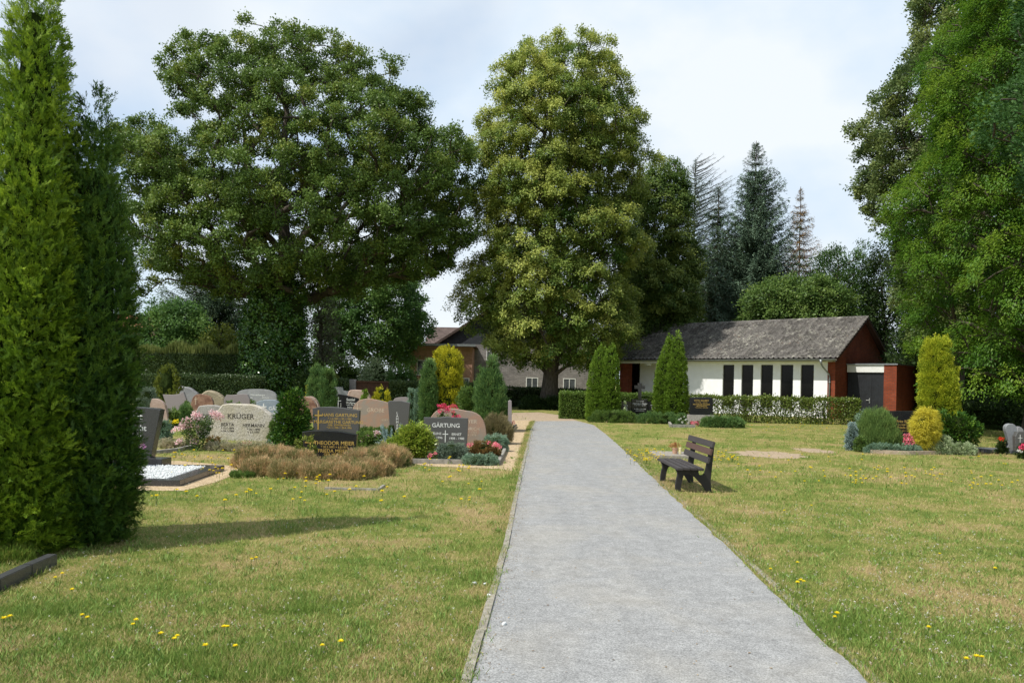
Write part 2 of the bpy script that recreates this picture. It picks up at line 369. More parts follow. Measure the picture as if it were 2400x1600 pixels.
# ------------------------------------------------------------ foliage
def rnd(n): return unit(RNG.normal(size=(n, 3)))
def cloud(T, O, per, spread, Lr, Wr, wd=(1, .3, .7), wn=(.6, .6, .8), tint=None, tvar=.22, fan=False, fold=.25):
    """leaves around twig points T with outward directions O. wd: weights out, up, random"""
    m = len(T); P0 = np.repeat(T, per, 0); O0 = np.repeat(O, per, 0); n = len(P0); up = np.array([0, 0, 1.0])
    if fan:
        Dt = unit(O * wd[0] + up * wd[1] + rnd(m) * wd[2]); Sx = unit(np.cross(Dt, unit(O) + rnd(m) * .55))
        D1 = np.repeat(Dt, per, 0); S1 = np.repeat(Sx, per, 0)
        ang = RNG.uniform(-.7, .7, n)[:, None]; l = RNG.uniform(*Lr, n); t = RNG.uniform(0, 1, n)[:, None]
        P = P0 + D1 * t * spread * 1.6 + S1 * np.sign(ang) * 0; D = unit(D1 * np.cos(ang) + S1 * np.sin(ang)); N = unit(np.cross(D1, S1)); S = unit(np.cross(N, D))
        P = P + RNG.normal(size=(n, 3)) * spread * .12
    else:
        P = P0 + RNG.normal(size=(n, 3)) * spread; l = RNG.uniform(*Lr, n)
        D = unit(O0 * wd[0] + up * wd[1] + rnd(n) * wd[2]); N = unit(O0 * wn[0] + up * wn[1] + rnd(n) * wn[2]); S = unit(np.cross(D, N))
    V, Fc = quads(P, D, S, l, RNG.uniform(*Wr, n), N, fold)
    tt = np.full(m, .5) if tint is None else tint
    return V, Fc, np.clip(np.repeat(tt, per) + RNG.normal(0, tvar, n), 0, 1)
def merge(parts):
    b = 0; Vs = []; Fs = []; Ts = []
    for V, Fc, t in parts: Vs.append(V); Fs.append(Fc + b); Ts.append(t); b += len(V)
    return np.concatenate(Vs), np.concatenate(Fs), np.concatenate(Ts)
def env_points(rows, n, depthf=.9, shell=.7, rc=0.0, pw=1.4):
    """points in a body whose outline at height z runs from xl to xr (metres, axis at 0)"""
    rows = sorted(rows); z = np.array([r[0] for r in rows]); xl = np.array([r[1] for r in rows]); xr = np.array([r[2] for r in rows])
    zz = np.linspace(z[0], z[-1], 200); wdt = np.interp(zz, z, xr - xl); pdf = np.maximum(wdt, .02) ** pw; cdf = np.cumsum(pdf); cdf /= cdf[-1]
    h = np.interp(RNG.uniform(0, 1, n), cdf, zz); a = np.interp(h, z, (xr - xl) / 2); c = np.interp(h, z, (xr + xl) / 2)
    phi = RNG.uniform(0, 2 * math.pi, n); k = RNG.uniform(size=n) < shell
    rho = np.where(k, RNG.uniform(.78, 1.0, n), np.sqrt(RNG.uniform(.04, .8, n)))
    ae = np.maximum(a - rc * .8, a * .25)
    P = np.stack([c + ae * rho * np.cos(phi), ae * depthf * rho * np.sin(phi), h], 1)
    O = unit(np.stack([np.cos(phi), np.sin(phi), (h - (z[0] * .45 + z[-1] * .55)) / max(z[-1] - z[0], .1) * 1.2], 1))
    return P, O, rho
def thin(P, O, rho, dmin, keep):
    """drop points closer than dmin to one already kept"""
    out = []; cell = {}
    for i in range(len(P)):
        k = tuple(np.floor(P[i] / dmin).astype(int)); ok = True
        for dx in (-1, 0, 1):
            for dy in (-1, 0, 1):
                for dz in (-1, 0, 1):
                    for j in cell.get((k[0]+dx, k[1]+dy, k[2]+dz), ()):
                        if ((P[i] - P[j]) ** 2).sum() < dmin * dmin: ok = False; break
                    if not ok: break
                if not ok: break
            if not ok: break
        if ok: cell.setdefault(k, []).append(i); out.append(i)
        if len(out) >= keep: break
    return P[out], O[out], rho[out]
def limbs(nodes, base, r0, bend=.15, minr=.03, lower=None, nseg=6, trunk_top=None):
    """trunk and limbs reaching every clump centre"""
    top = trunk_top or max(nodes, key=lambda p: p[2]); b = Vector(base); sk = []          # (pos, parent)
    tz = top[2] * .8; nt_ = 9
    for i in range(nt_ + 1):
        t = i / nt_; sk.append([Vector((b.x + (top[0]-b.x) * t * t * .7 + math.sin(t*5) * r0 * .5, b.y + (top[1]-b.y) * t * t * .7, b.z + (tz-b.z) * t)), i - 1])
    ax = Vector((b.x, b.y, 0)); order = sorted(range(len(nodes)), key=lambda i: (Vector(nodes[i]).xy - ax.xy).length + .25 * abs(nodes[i][2] - tz * .6))
    SP = [s[0] for s in sk]
    for i in order:
        p = Vector(nodes[i]); A = np.array(SP); d = A - np.array(p); dd = np.linalg.norm(d, axis=1) + np.where(A[:, 2] > p.z - .15 * np.linalg.norm(d[:, :2], axis=1), 2.5 + (A[:, 2] - p.z).clip(0) * 2, 0)
        dd[0] += 3
        j = int(np.argmin(dd)); q = SP[j]; m = q.lerp(p, .5) + Vector((random.uniform(-1, 1), random.uniform(-1, 1), random.uniform(0, 1.0))) * (p - q).length * bend
        SP.append(m); sk.append([m, j]); SP.append(p); sk.append([p, len(SP) - 2])
    cnt = [0] * len(sk)
    for i in range(len(sk) - 1, 0, -1): cnt[i] += 1; cnt[sk[i][1]] += cnt[i]
    tot = cnt[0] + 1; rad = [max(minr, r0 * (c / tot) ** .52) for c in cnt]; rad[0] = r0 * 1.35
    mb = MB()
    for i in range(1, len(sk)):
        j = sk[i][1]; mb.tube([sk[j][0], sk[i][0]], [min(rad[j], rad[i] * 1.35) if j > nt_ or i > nt_ else rad[j], rad[i]], nseg if rad[i] > .06 else 4, cap=False)
    return mb
M_BARK = m_plain('bark_grey', (.12, .10, .08), (.05, .042, .034), 6, .95, .1, .8, stretch=(3, 3, .5))
M_BARKB = m_plain('bark_brown', (.13, .085, .055), (.06, .04, .03), 8, .95, .1, .8, stretch=(3, 3, .5))
M_INNER = m_plain('dark_core', (.018, .032, .008), (.03, .04, .012), 20, 1, 0)  # near-black filling for the solid cores added inside plants and hedges
def px_rows(rows, z0, u0):
    """outline rows (v, uL, uR) of the plant at distance z0 -> (height, xl, xr) about the axis at u0"""
    o = []
    for v, a, b in rows:
        m = (a + b) / 2; zh = at(m, v, z0).z; xc = at(u0, v, z0).x
        o.append((zh, at(a, v, z0).x - xc, at(b, v, z0).x - xc))
    return o
def boughs(P, O, rho, rows, nb, rb, shell, depthf):
    """keep only the clumps that sit round a limited number of boughs, so lobes and hollows form"""
    B, BO, br = env_points(rows, nb * 8, depthf, shell, rb * .8); B, BO, br = thin(B, BO, br, rb * 1.05, nb)
    d = P[:, None, :] - B[None]; d = d * np.array([1, 1, 1.35]); dd = np.linalg.norm(d, axis=2); j = dd.argmin(1); q = dd[np.arange(len(P)), j] / (rb * RNG.uniform(.6, 1.35, len(B))[j])
    k = q < 1.0; o2 = unit(P - B[j]); return P[k], unit(O[k] * .7 + o2[k] * .8 + np.array([0, 0, .25])), q[k]
def tree(name, label, cat, u0, z0, rows, mat, nclump, rc, dmin, twigs, per, Lr, Wr, trunk_r, wd=(.8, .0, .8), wn=(1.0, .5, .5),
         shell=.72, depthf=.9, tintf=None, extra=(), bark=None, group=None, sub=.42, spread=.2, droop=0, tvar=.2, base_z=0.0, flat=.75, rb=0, bpc=6.5, dome=.55, tipt=.25, envn=.075):
    R_ = px_rows(rows, z0, u0); base = at(u0, PY, z0); base.z = base_z
    zt = max(r[0] for r in R_); R_ = [(min(r[0], zt - rc * .9), r[1], r[2]) if r[0] > zt - rc * .9 else r for r in R_]
    P, O, rho = env_points(R_, nclump * 9, depthf, shell, rc)
    fz = np.arctan2(P[:, 1], P[:, 0]); P[:, :2] *= (1 + envn * np.sin(P[:, 2] * 1.15 + 3 * fz + u0) + envn * .8 * np.sin(P[:, 2] * 2.4 - 5 * fz))[:, None]; P[:, 2] += envn * 6 * (np.sin(3 * fz + rho * 4) * .5 - .5) * (P[:, 2] > zt * .6)
    if rb: P, O, rho = boughs(P, O, rho, R_, int(nclump / bpc), rb, .8, depthf)
    P, O, rho = thin(P, O, rho, dmin, nclump)
    if extra:
        for (u, v, dy) in extra:
            e = at(u, v, z0); xc = at(u0, v, z0).x
            P = np.vstack([P, [[e.x - xc, dy, e.z]]]); O = np.vstack([O, unit(np.array([[e.x - xc, dy, 0.5]]))]); rho = np.append(rho, 1)
    n = len(P); t = empty(name, base, 0, label, cat, group)
    ct = RNG.uniform(.2, .8, n) if tintf is None else tintf(P, O, rho)
    # twigs inside each clump, again spread over its outer side
    tw = rnd(n * twigs); o2 = np.repeat(O, twigs, 0); tw = unit(tw + o2 * .6 + np.array([0, 0, dome])); q = rc * RNG.uniform(.55, 1.0, (n * twigs, 1)) * np.repeat(RNG.uniform(.6, 1.2, n), twigs)[:, None]
    T = np.repeat(P, twigs, 0) + tw * q * np.array([1, 1, flat]); T[:, 2] -= droop * (q[:, 0]) * np.abs(tw[:, :2]).sum(1)
    TO = unit(tw * .8 + o2 * .6)
    V, Fc, tt = cloud(T, TO, per, rc * spread, Lr, Wr, wd, wn, tint=np.repeat(ct, twigs) + RNG.normal(0, .08, n * twigs) + tipt * (tw[:, 2] * .6 + (tw * o2).sum(1) * .4 - .45), tvar=tvar * .6)  # clump tops and tips tinted lighter: blossom on lindens, otherwise painted sunlight
    npobj('crown', V, Fc, mat, t, tt)
    if trunk_r:
        mb = limbs([tuple(p) for p in P], (0, 0, -base_z - .1), trunk_r)
        mb.build('trunk', bark or M_BARK, t, smooth=True, fix=False)
    return t
def plant(name, label, cat, u0, u1, vt, vb, mat, shape='mound', n=60, rc=None, twigs=6, per=12, Lr=(.03, .06), Wr=(.012, .025), wd=(.8, .3, .6), wn=(.5, .6, .8),
          fan=False, depthf=.9, core=.62, group=None, rows=None, tvar=.2, sub=.25, y=None, shell=.85, tintf=None, spikes=0, parent_only=False):
    """a shrub or small conifer standing on the ground at pixel row vb, from u0 to u1, top at vt"""
    um = (u0 + u1) / 2; g = gnd(um, vb) if y is None else at(um, PY, y); z0 = g.y; g.z = 0
    half = (at(u1, vb, z0).x - at(u0, vb, z0).x) / 2; h = at(um, vt, z0).z
    prof = {'mound': [(0, .86), (.2, 1), (.5, .93), (.75, .7), (.92, .4), (1, .1)], 'cone': [(0, .92), (.12, 1), (.4, .78), (.7, .45), (.9, .18), (1, .03)],
            'column': [(0, .8), (.15, .98), (.5, 1), (.75, .85), (.9, .55), (1, .12)], 'flame': [(0, .7), (.2, .95), (.45, 1), (.7, .72), (.88, .36), (1, .04)],
            'mat': [(0, .95), (.4, 1), (.8, .8), (1, .5)], 'vase': [(0, .35), (.3, .6), (.6, .85), (.85, 1), (1, .75)]}[shape]
    R_ = [(f * h, -half * w_, half * w_) for f, w_ in prof] if rows is None else px_rows(rows, z0, um)
    if rows is not None: R_ = [(max(0, a), b, c) for a, b, c in R_]
    rc = rc or max(half, .05) * .3
    zt = max(r[0] for r in R_); R_ = [(max(0, min(r[0], zt - rc * .7)), r[1], r[2]) if r[0] > zt - rc * .7 else r for r in R_]
    t = empty(name, g, 0, label, cat, group)
    P, O, rho = env_points(R_, n, depthf, shell, rc * .7); m = len(P)
    P[:, 2] = np.maximum(P[:, 2], rc * .3)
    tw = unit(rnd(m * twigs) + np.repeat(O, twigs, 0) * .7); T = np.repeat(P, twigs, 0) + tw * rc * RNG.uniform(.3, 1, (m * twigs, 1)); T[:, 2] = np.maximum(T[:, 2], .004)
    ct = RNG.uniform(.25, .75, m) if tintf is None else tintf(P, O, rho)
    V, Fc, tt = cloud(T, unit(tw * .6 + np.repeat(O, twigs, 0)), per, rc * sub, Lr, Wr, wd, wn, tint=np.repeat(ct, twigs), tvar=tvar, fan=fan)
    V[:, 2] = np.maximum(V[:, 2], 0)
    npobj('foliage', V, Fc, mat, t, tt)
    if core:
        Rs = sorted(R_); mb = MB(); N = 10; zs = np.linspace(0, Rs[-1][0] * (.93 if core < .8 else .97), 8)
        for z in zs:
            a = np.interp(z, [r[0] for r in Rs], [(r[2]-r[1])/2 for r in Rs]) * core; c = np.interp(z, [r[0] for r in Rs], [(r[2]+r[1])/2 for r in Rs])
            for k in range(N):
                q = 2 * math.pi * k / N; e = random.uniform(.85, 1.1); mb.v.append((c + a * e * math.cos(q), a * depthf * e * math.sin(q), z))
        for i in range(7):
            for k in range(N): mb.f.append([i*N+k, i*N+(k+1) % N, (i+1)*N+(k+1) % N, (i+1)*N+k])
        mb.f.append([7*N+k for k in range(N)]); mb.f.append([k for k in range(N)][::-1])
        mb.build('dark_core', M_INNER, t)  # solid dark core added so the foliage is not see-through
    return t, R_, z0
def spruce(name, label, cat, u0, z0, rows, mat, nb, Lr, Wr, hang=.5, up=.25, per=9, step=.28, bark=None, depthf=.95, trunk=.2, group=None, bare=0.0, droopb=.25, zmin=0.0, whorl=.62):
    """needle tree: whorled branches set with needle sprays"""
    R_ = sorted(px_rows(rows, z0, u0)); zs = [r[0] for r in R_]; base = at(u0, PY, z0); base.z = 0
    top = zs[-1]; t = empty(name, base, 0, label, cat, group); mb = MB(); mb.tube([(0, 0, -.1), (0, 0, top * .5), (0, 0, top)], [trunk, trunk * .55, .02], 8)
    Ts = []; Os = []; Ti = []
    for i in range(nb):
        f = (i + random.random()) / nb; z = zs[0] + (top - zs[0]) * (f ** 1.15) * .985; z = min(top * .99, round(z / whorl) * whorl + random.uniform(-.1, .1)) if f < .93 else z; phi = i * 2.399 + random.uniform(-.4, .4)
        xl = np.interp(z, zs, [r[1] for r in R_]); xr = np.interp(z, zs, [r[2] for r in R_])
        side = (math.cos(phi) + 1) / 2; ln = ((-xl) * (1 - side) + xr * side) * random.choice((.62, .8, .95, 1.08, 1.15))
        ln = max(ln, .05); m = max(3, int(ln / step)); pts = []
        for k in range(m + 1):
            q = k / m; pts.append((math.cos(phi) * ln * q, math.sin(phi) * ln * q * depthf, z + ln * (-droopb * q * (1 - q) * 1.6 + up * q * q) + random.uniform(-.04, .04)))
        mb.tube(pts, [max(.012, .05 * (1 - k / m) * min(1, ln / 2) + .01) for k in range(m + 1)], 4, cap=False)
        tv = random.uniform(.2, .8)
        for k in range(1 if bare == 0 else max(1, int(m * bare)), m + 1):
            q = k / m; w_ = ln * .30 * (1.05 - q) + .05
            for s in (-1, 1, 0):
                for e in np.arange(0.0, 1.0, max(.25, step / max(w_, .05))):
                    d = w_ * e * s; Ts.append((pts[k][0] - math.sin(phi) * d, pts[k][1] + math.cos(phi) * d, pts[k][2] - abs(d) * hang * .6 - (random.random() * hang * .4 * ln ** .5 if s == 0 else 0)))
                    o = np.array([math.cos(phi) - math.sin(phi) * s * .7, math.sin(phi) + math.cos(phi) * s * .7, 0]); Os.append(o); Ti.append(tv + random.uniform(-.15, .15))
                    if s == 0: break
    Ts = np.array(Ts); Os = unit(np.array(Os)); Ti = np.clip(Ti, 0, 1); hi = Ts[:, 2] > top - (top - zs[0]) * .16; ps = []
    for m_, sc_ in ((~hi, 1.0), (hi, .5)):
        if m_.any(): ps.append(cloud(Ts[m_], Os[m_], per, step * .3 * sc_, (Lr[0] * sc_, Lr[1] * sc_), (Wr[0] * sc_, Wr[1] * sc_), (1, .0 - hang * .3, .7), (.1, .9, .7), Ti[m_], .12))
    V, Fc, tt = merge(ps)
    npobj('crown', V, Fc, mat, t, tt); mb.build('trunk', bark or M_BARKB, t, fix=False)
    return t
def hedge(name, label, a, b, h, thick, mat, n, Lr, Wr, group=None, wd=(.6, .35, .7), top_fuzz=.03, cat='hedge', gaps=0, z0=0.0, core=.1):
    """clipped hedge from ground point a to b"""
    a = Vector((a[0], a[1], 0)); b = Vector((b[0], b[1], 0)); d = b - a; ln = d.length; rz = math.atan2(d.y, d.x)
    t = empty(name, a, rz, label, cat, group)
    ar = np.array([ln * h, ln * h * .45, ln * thick, thick * h, thick * h]); k = RNG.choice(5, n, p=ar / ar.sum())
    x = RNG.uniform(0, ln, n); y = RNG.uniform(0, thick, n); z = RNG.uniform(z0, h, n); O = np.zeros((n, 3))
    dep = np.abs(RNG.normal(0, .06, n))
    wob = .035 * np.sin(x * 1.9) + .03 * np.sin(x * 4.7 + 1) + .025 * np.sin(z * 7 + x)
    y = np.where(k == 0, dep + wob, np.where(k == 1, thick - dep, y)); z = np.where(k == 2, h - dep + RNG.exponential(top_fuzz, n) + wob * .6, z)
    x = np.where(k == 3, dep, np.where(k == 4, ln - dep, x))
    for i, o in enumerate([(0, -1, .1), (0, 1, .1), (0, 0, 1), (-1, 0, .1), (1, 0, .1)]): O[k == i] = o
    P = np.stack([x, y, z], 1)
    if gaps:
        m = (np.sin(x * 3.1 + np.sin(z * 5)) * np.sin(z * 6 + x * 1.3) > 1 - gaps) & (k == 0) & (z < h * .7); P = P[~m]; O = O[~m]
    V, Fc, tt = cloud(P, O, 1, .015, Lr, Wr, wd, (.8, .5, .7), RNG.uniform(.15, .85, len(P)), .1)
    npobj('foliage', V, Fc, mat, t, tt)
    if core is not None:
        mb = MB().box(core, ln - core, core + .02, thick - core, 0, h - core); mb.build('hedge_dark_core', M_INNER, t)  # solid dark box added to stand for the shaded hedge interior
    return t
# ------------------------------------------------------------ chapel
M_RENDER = m_plain('white_render', (.87, .87, .875), (.81, .81, .81), 2.2, .9, .1, .1)
M_REDBRICK = m_brick('red_brick', (.30, .066, .027), (.23, .048, .02), (.12, .07, .055), .25, .083)
M_DARKGLASS = m_plain('dark_window_glass', (.006, .006, .006), None, 3, .1, .18)
M_DARKFRAME = m_plain('dark_frame', (.03, .027, .024), None, 8, .5)
M_ZINC = m_plain('zinc', (.30, .32, .33), (.22, .24, .25), 5, .45, .5, 0, .4)
M_WHITEP = m_plain('white_paint', (.78, .78, .76), (.68, .68, .65), 4, .6)
M_BLACKP = m_plain('black_door_paint', (.022, .024, .028), (.015, .016, .018), 4, .55)
M_STEEL = m_plain('steel', (.6, .6, .58), None, 8, .3, .5, 0, .8)
M_SOFFIT = m_plain('brown_timber', (.10, .05, .03), (.06, .03, .02), 12, .8, .2, .1)
def m_tiles():
    b = NB('lichened_roof_tiles'); v = b.obj()
    big = b.noise(v, .8, 4, .6); sm = b.noise(v, 9, 5, .65); sp = b.noise(v, 5.5, 3, .8, 1.0); rust = b.noise(v, 3.1, 4, .7)
    col = b.ramp(sm, [(.3, (.075, .068, .062)), (.6, (.155, .145, .135))])
    col = b.mix(b.ramp(rust, [(.6, 0), (.72, .45)]), col, (.19, .10, .06))
    ad = b.n('Math', operation='MULTIPLY_ADD'); b.l(big, ad.inputs[0]); ad.inputs[1].default_value = .35; b.l(sp, ad.inputs[2])
    col = b.mix(b.ramp(ad.outputs[0], [(.74, 0), (.82, .8)]), col, (.36, .35, .29))
    s = b.n('SeparateXYZ'); b.l(v, s.inputs[0]); cb = b.n('CombineXYZ')
    for i, p in ((0, .3), (1, .292)):
        d = b.n('Math', operation='DIVIDE'); b.l(s.outputs[i], d.inputs[0]); d.inputs[1].default_value = p
        f = b.n('Math', operation='FLOOR'); b.l(d.outputs[0], f.inputs[0]); b.l(f.outputs[0], cb.inputs[i])
    wn = b.n('TexWhiteNoise'); b.l(cb.outputs[0], wn.inputs['Vector'])
    col = b.mix(1.0, col, b.ramp(wn.outputs['Value'], [(0, .62), (1, 1.3)]), 'MULTIPLY')
    return b.fin(col, .9, .1)
def tiled(name, x0, x1, y0, z0, y1, z1, mat, parent, pitch=.3, row=.34, sx=6, amp=.06):
    nx = int((x1 - x0) / pitch) * sx; X = np.linspace(x0, x1, nx + 1); sl = math.hypot(y1-y0, z1-z0); nr = max(1, round(sl / row))
    ny_, nz_ = -(z1-z0)/sl, (y1-y0)/sl
    if nz_ < 0: ny_, nz_ = -ny_, -nz_
    ph = ((X - x0) / pitch) % 1.0; prof = amp * np.where(ph < .4, np.sin(ph / .4 * math.pi), -.25 * np.sin((ph - .4) / .6 * math.pi))
    V = []
    for r in range(nr):
        for e, lift in ((0, .06), (1, .0)):
            f = (r + e) / nr
            for i, x in enumerate(X):
                o = prof[i] + lift + .005 * math.sin(x * 37.7 + r * 5.1)
                V.append((x, y0 + (y1-y0)*f + ny_*o, z0 + (z1-z0)*f + nz_*o))
    n = nx + 1; Fc = []
    for k in range(2 * nr - 1):
        for i in range(nx): Fc.append((k*n+i, k*n+i+1, (k+1)*n+i+1, (k+1)*n+i))
    return npobj(name, V, Fc, mat, parent)
TH = R(43); org = at(1957, 908, 44.0); org.z = 0
ch = empty('chapel', org, -TH, 'low white and red brick cemetery chapel with dark tiled gable roof', 'chapel')
EV, RD, LN, DP = 3.32, 5.98, 15.2, 8.4
W0 = [1.21, 2.42, 3.65, 4.89, 6.14]; ww = .76; WT = 3.02; WB = .45
mb = MB(); xs = [-.43]
mb.box(-W0[0], -.43, 0, .3, 0, EV)
for i in range(5):
    a = -W0[i]; c = a - ww; nxt = -W0[i+1] if i < 4 else -9.46
    mb.box(nxt, c, 0, .3, 0, EV); mb.box(c, a, 0, .3, WT, EV); mb.box(c, a, 0, .3, 0, WB)
mb.box(-9.46, -9.3, .3, 1.7, 0, EV)
mb.build('front_wall', M_RENDER, ch)
for i in range(5):
    a = -W0[i]; c = a - ww
    MB().box(c - .03, a + .03, -.04, .09, WB - .05, WB - .003).build('window_sill', M_ZINC, ch)
    fr = MB().box(c, c+.05, .10, .16, WB, WT).box(a-.05, a, .10, .16, WB, WT).box(c+.05, a-.05, .10, .16, WT-.05, WT).box(c+.05, a-.05, .10, .16, WB, WB+.05).build('window', M_DARKFRAME, ch)
    MB().box(c+.05, a-.05, .12, .135, WB+.05, WT-.05).build('pane', M_DARKGLASS, fr)
mb = MB().box(-.43, 0, .002, .3, 0, EV).box(-14.4, -13.95, 0, .45, 0, EV)
mb.box(-.3, 0, .3, DP, 0, EV); mb.add([(0, 0, EV), (0, DP, EV), (0, DP/2, EV + 2.55), (-.3, 0, EV), (-.3, DP, EV), (-.3, DP/2, EV + 2.55)], [(0,1,2), (3,5,4), (0,2,5,3), (2,1,4,5)])
mb.box(-15, 0, DP-.3, DP, 0, EV) ; mb.box(-15, -14.7, .5, DP, 0, EV)
mb.add([(-15, 0, EV), (-15, DP, EV), (-15, DP/2, EV + 2.55), (-14.7, 0, EV), (-14.7, DP, EV), (-14.7, DP/2, EV + 2.55)], [(0,2,1), (3,4,5), (0,3,5,2), (2,5,4,1)])
mb.build('brick_wall', M_REDBRICK, ch)
MB().box(-13.95, -12.8, 1.4, 1.7, 0, EV).box(-11.2, -9.46, 1.4, 1.7, 0, EV).box(-12.8, -11.2, 1.4, 1.7, 2.55, EV).build('porch_wall', M_RENDER, ch)
MB().box(-14.7, -13.95, 1.45, 1.7, 0, EV).build('porch_dark_panel', M_DARKGLASS, ch)  # dark panel put in for the shadow at the left porch end
d_ = MB().box(-12.8, -12.72, 1.5, 1.6, 0, 2.55).box(-11.28, -11.2, 1.5, 1.6, 0, 2.55).box(-12.03, -11.97, 1.5, 1.6, 0, 2.47).box(-12.72, -11.28, 1.5, 1.6, 2.47, 2.55).build('entrance_door', M_DARKFRAME, ch)
MB().box(-12.72, -12.03, 1.53, 1.55, 0, 2.47).box(-11.97, -11.28, 1.53, 1.55, 0, 2.47).build('pane', M_DARKGLASS, d_)
MB().box(-15.3, -9.3, -.52, -.44, EV-.22, EV-.06).box(-15.3, -9.3, -.44, 1.4, EV-.10, EV-.06).build('porch_fascia', M_WHITEP, ch)
MB().box(-12.3, -11.95, -.42, -.25, EV-.36, EV-.11).build('porch_lamp', M_WHITEP, ch, bevel=.02)
mt = m_tiles()
rf = tiled('roof', -15.4, .32, -.62, EV + .02, DP/2, RD, mt, ch)
b_ = tiled('rear_slope', -15.4, .32, DP + .62, EV + .02, DP/2, RD, mt, rf)
mb = MB()
for i in range(40):
    x = -15.4 + i * .393; mb.tube([(x, DP/2, RD - .03), (x + .41, DP/2, RD - .015)], [.12, .105], 10)
mb.build('ridge_tile', mt, rf, smooth=False)
mb = MB()
mb.add([(-15.3, -.6, EV-.08), (.24, -.6, EV-.08), (.24, DP/2, RD-.1), (-15.3, DP/2, RD-.1), (-15.3, -.6, EV-.03), (.24, -.6, EV-.03), (.24, DP/2, RD-.05), (-15.3, DP/2, RD-.05)], [(0,1,2,3), (4,7,6,5), (0,4,5,1), (1,5,6,2), (3,2,6,7), (0,3,7,4)])
mb.add([(-15.3, DP+.6, EV-.08), (.24, DP+.6, EV-.08), (.24, DP/2, RD-.1), (-15.3, DP/2, RD-.1), (-15.3, DP+.6, EV-.03), (.24, DP+.6, EV-.03), (.24, DP/2, RD-.05), (-15.3, DP/2, RD-.05)], [(3,2,1,0), (5,6,7,4), (1,5,4,0), (2,6,5,1), (7,6,2,3), (4,7,3,0)])
mb.add([(.24, -.64, EV-.16), (.30, -.64, EV-.16), (.30, DP/2, RD-.16), (.24, DP/2, RD-.16), (.24, -.64, EV), (.30, -.64, EV), (.30, DP/2, RD+.0), (.24, DP/2, RD+.0)], [(0,3,2,1), (4,5,6,7), (0,1,5,4), (1,2,6,5), (0,4,7,3)])
mb.add([(.24, DP+.64, EV-.16), (.30, DP+.64, EV-.16), (.30, DP/2+.001, RD-.16), (.24, DP/2+.001, RD-.16), (.24, DP+.64, EV), (.30, DP+.64, EV), (.30, DP/2+.001, RD+.0), (.24, DP/2+.001, RD+.0)], [(0,1,2,3), (7,6,5,4), (4,5,1,0), (5,6,2,1), (3,7,4,0)])
mb.build('roof_timber', M_SOFFIT, ch)
MB().box(-9.3, .0, -.42, .0, EV-.13, EV-.09).build('soffit', M_WHITEP, ch)
# half round gutter
mb = MB(); N = 8; xs = (-15.35, .3)
vv = []
for x in xs:
    for r_ in (.075, .065):
        for k in range(N + 1): q = math.pi + math.pi * k / N; vv.append((x, -.69 + r_ * math.cos(q), EV + .0 + r_ * math.sin(q)))
M1 = N + 1; fs = []
for k in range(N): fs += [(k, k+1, 2*M1+k+1, 2*M1+k), (M1+k, 3*M1+k, 3*M1+k+1, M1+k+1), (k, M1+k, M1+k+1, k+1), (2*M1+k, 2*M1+k+1, 3*M1+k+1, 3*M1+k)]
mb.add(vv, fs); mb.build('gutter', M_ZINC, ch, fix=False)
dp = MB(); dp.tube([(-.55, -.69, EV-.04), (-.55, -.69, EV-.22), (-.5, -.55, EV-.42), (-.3, -.12, EV-.85), (-.28, -.07, EV-1.0), (-.28, -.07, 0)], [.09, .05, .045, .045, .045, .045], 10)
dp.tube([(-.28, -.07, 2.0), (-.28, -.07, 2.06)], [.055, .055], 10); dp.build('downpipe', M_ZINC, ch, smooth=True)
# annex with the black door
an = empty('annex', org + Matrix.Rotation(-TH, 3, 'Z') @ Vector((0.01, 1.66, 0)), -TH, 'small flat roofed red brick annex with a black double door and white lintel', 'annex')
mb = MB().box(2.05, 2.72, 0, .3, 0, 3.06).box(2.42, 2.72, .3, 4.8, 0, 3.06).box(0, 2.42, 4.5, 4.8, 0, 3.06).build('brick_wall', M_REDBRICK, an)
MB().box(.03, 2.05, .01, .28, 2.64, 3.06).build('lintel', M_WHITEP, an)
MB().box(-.0, 2.78, -.06, 4.86, 3.06, 3.13).build('flat_roof', M_ZINC, an)
dr = MB().box(.05, 1.385, .10, .15, .02, 2.63).box(1.395, 2.04, .10, .15, .02, 2.63)
for x in [.05 + .13 * i for i in range(1, 15)]: dr.box(x - .004, x + .004, .094, .0998, .04, 2.6)
dr = dr.build('double_door', M_BLACKP, an)
MB().box(1.25, 1.30, .085, .0935, .90, 1.18).tube([(1.275, .085, 1.06), (1.275, .04, 1.06), (1.10, .035, 1.06)], .012, 8).build('handle', M_STEEL, dr)

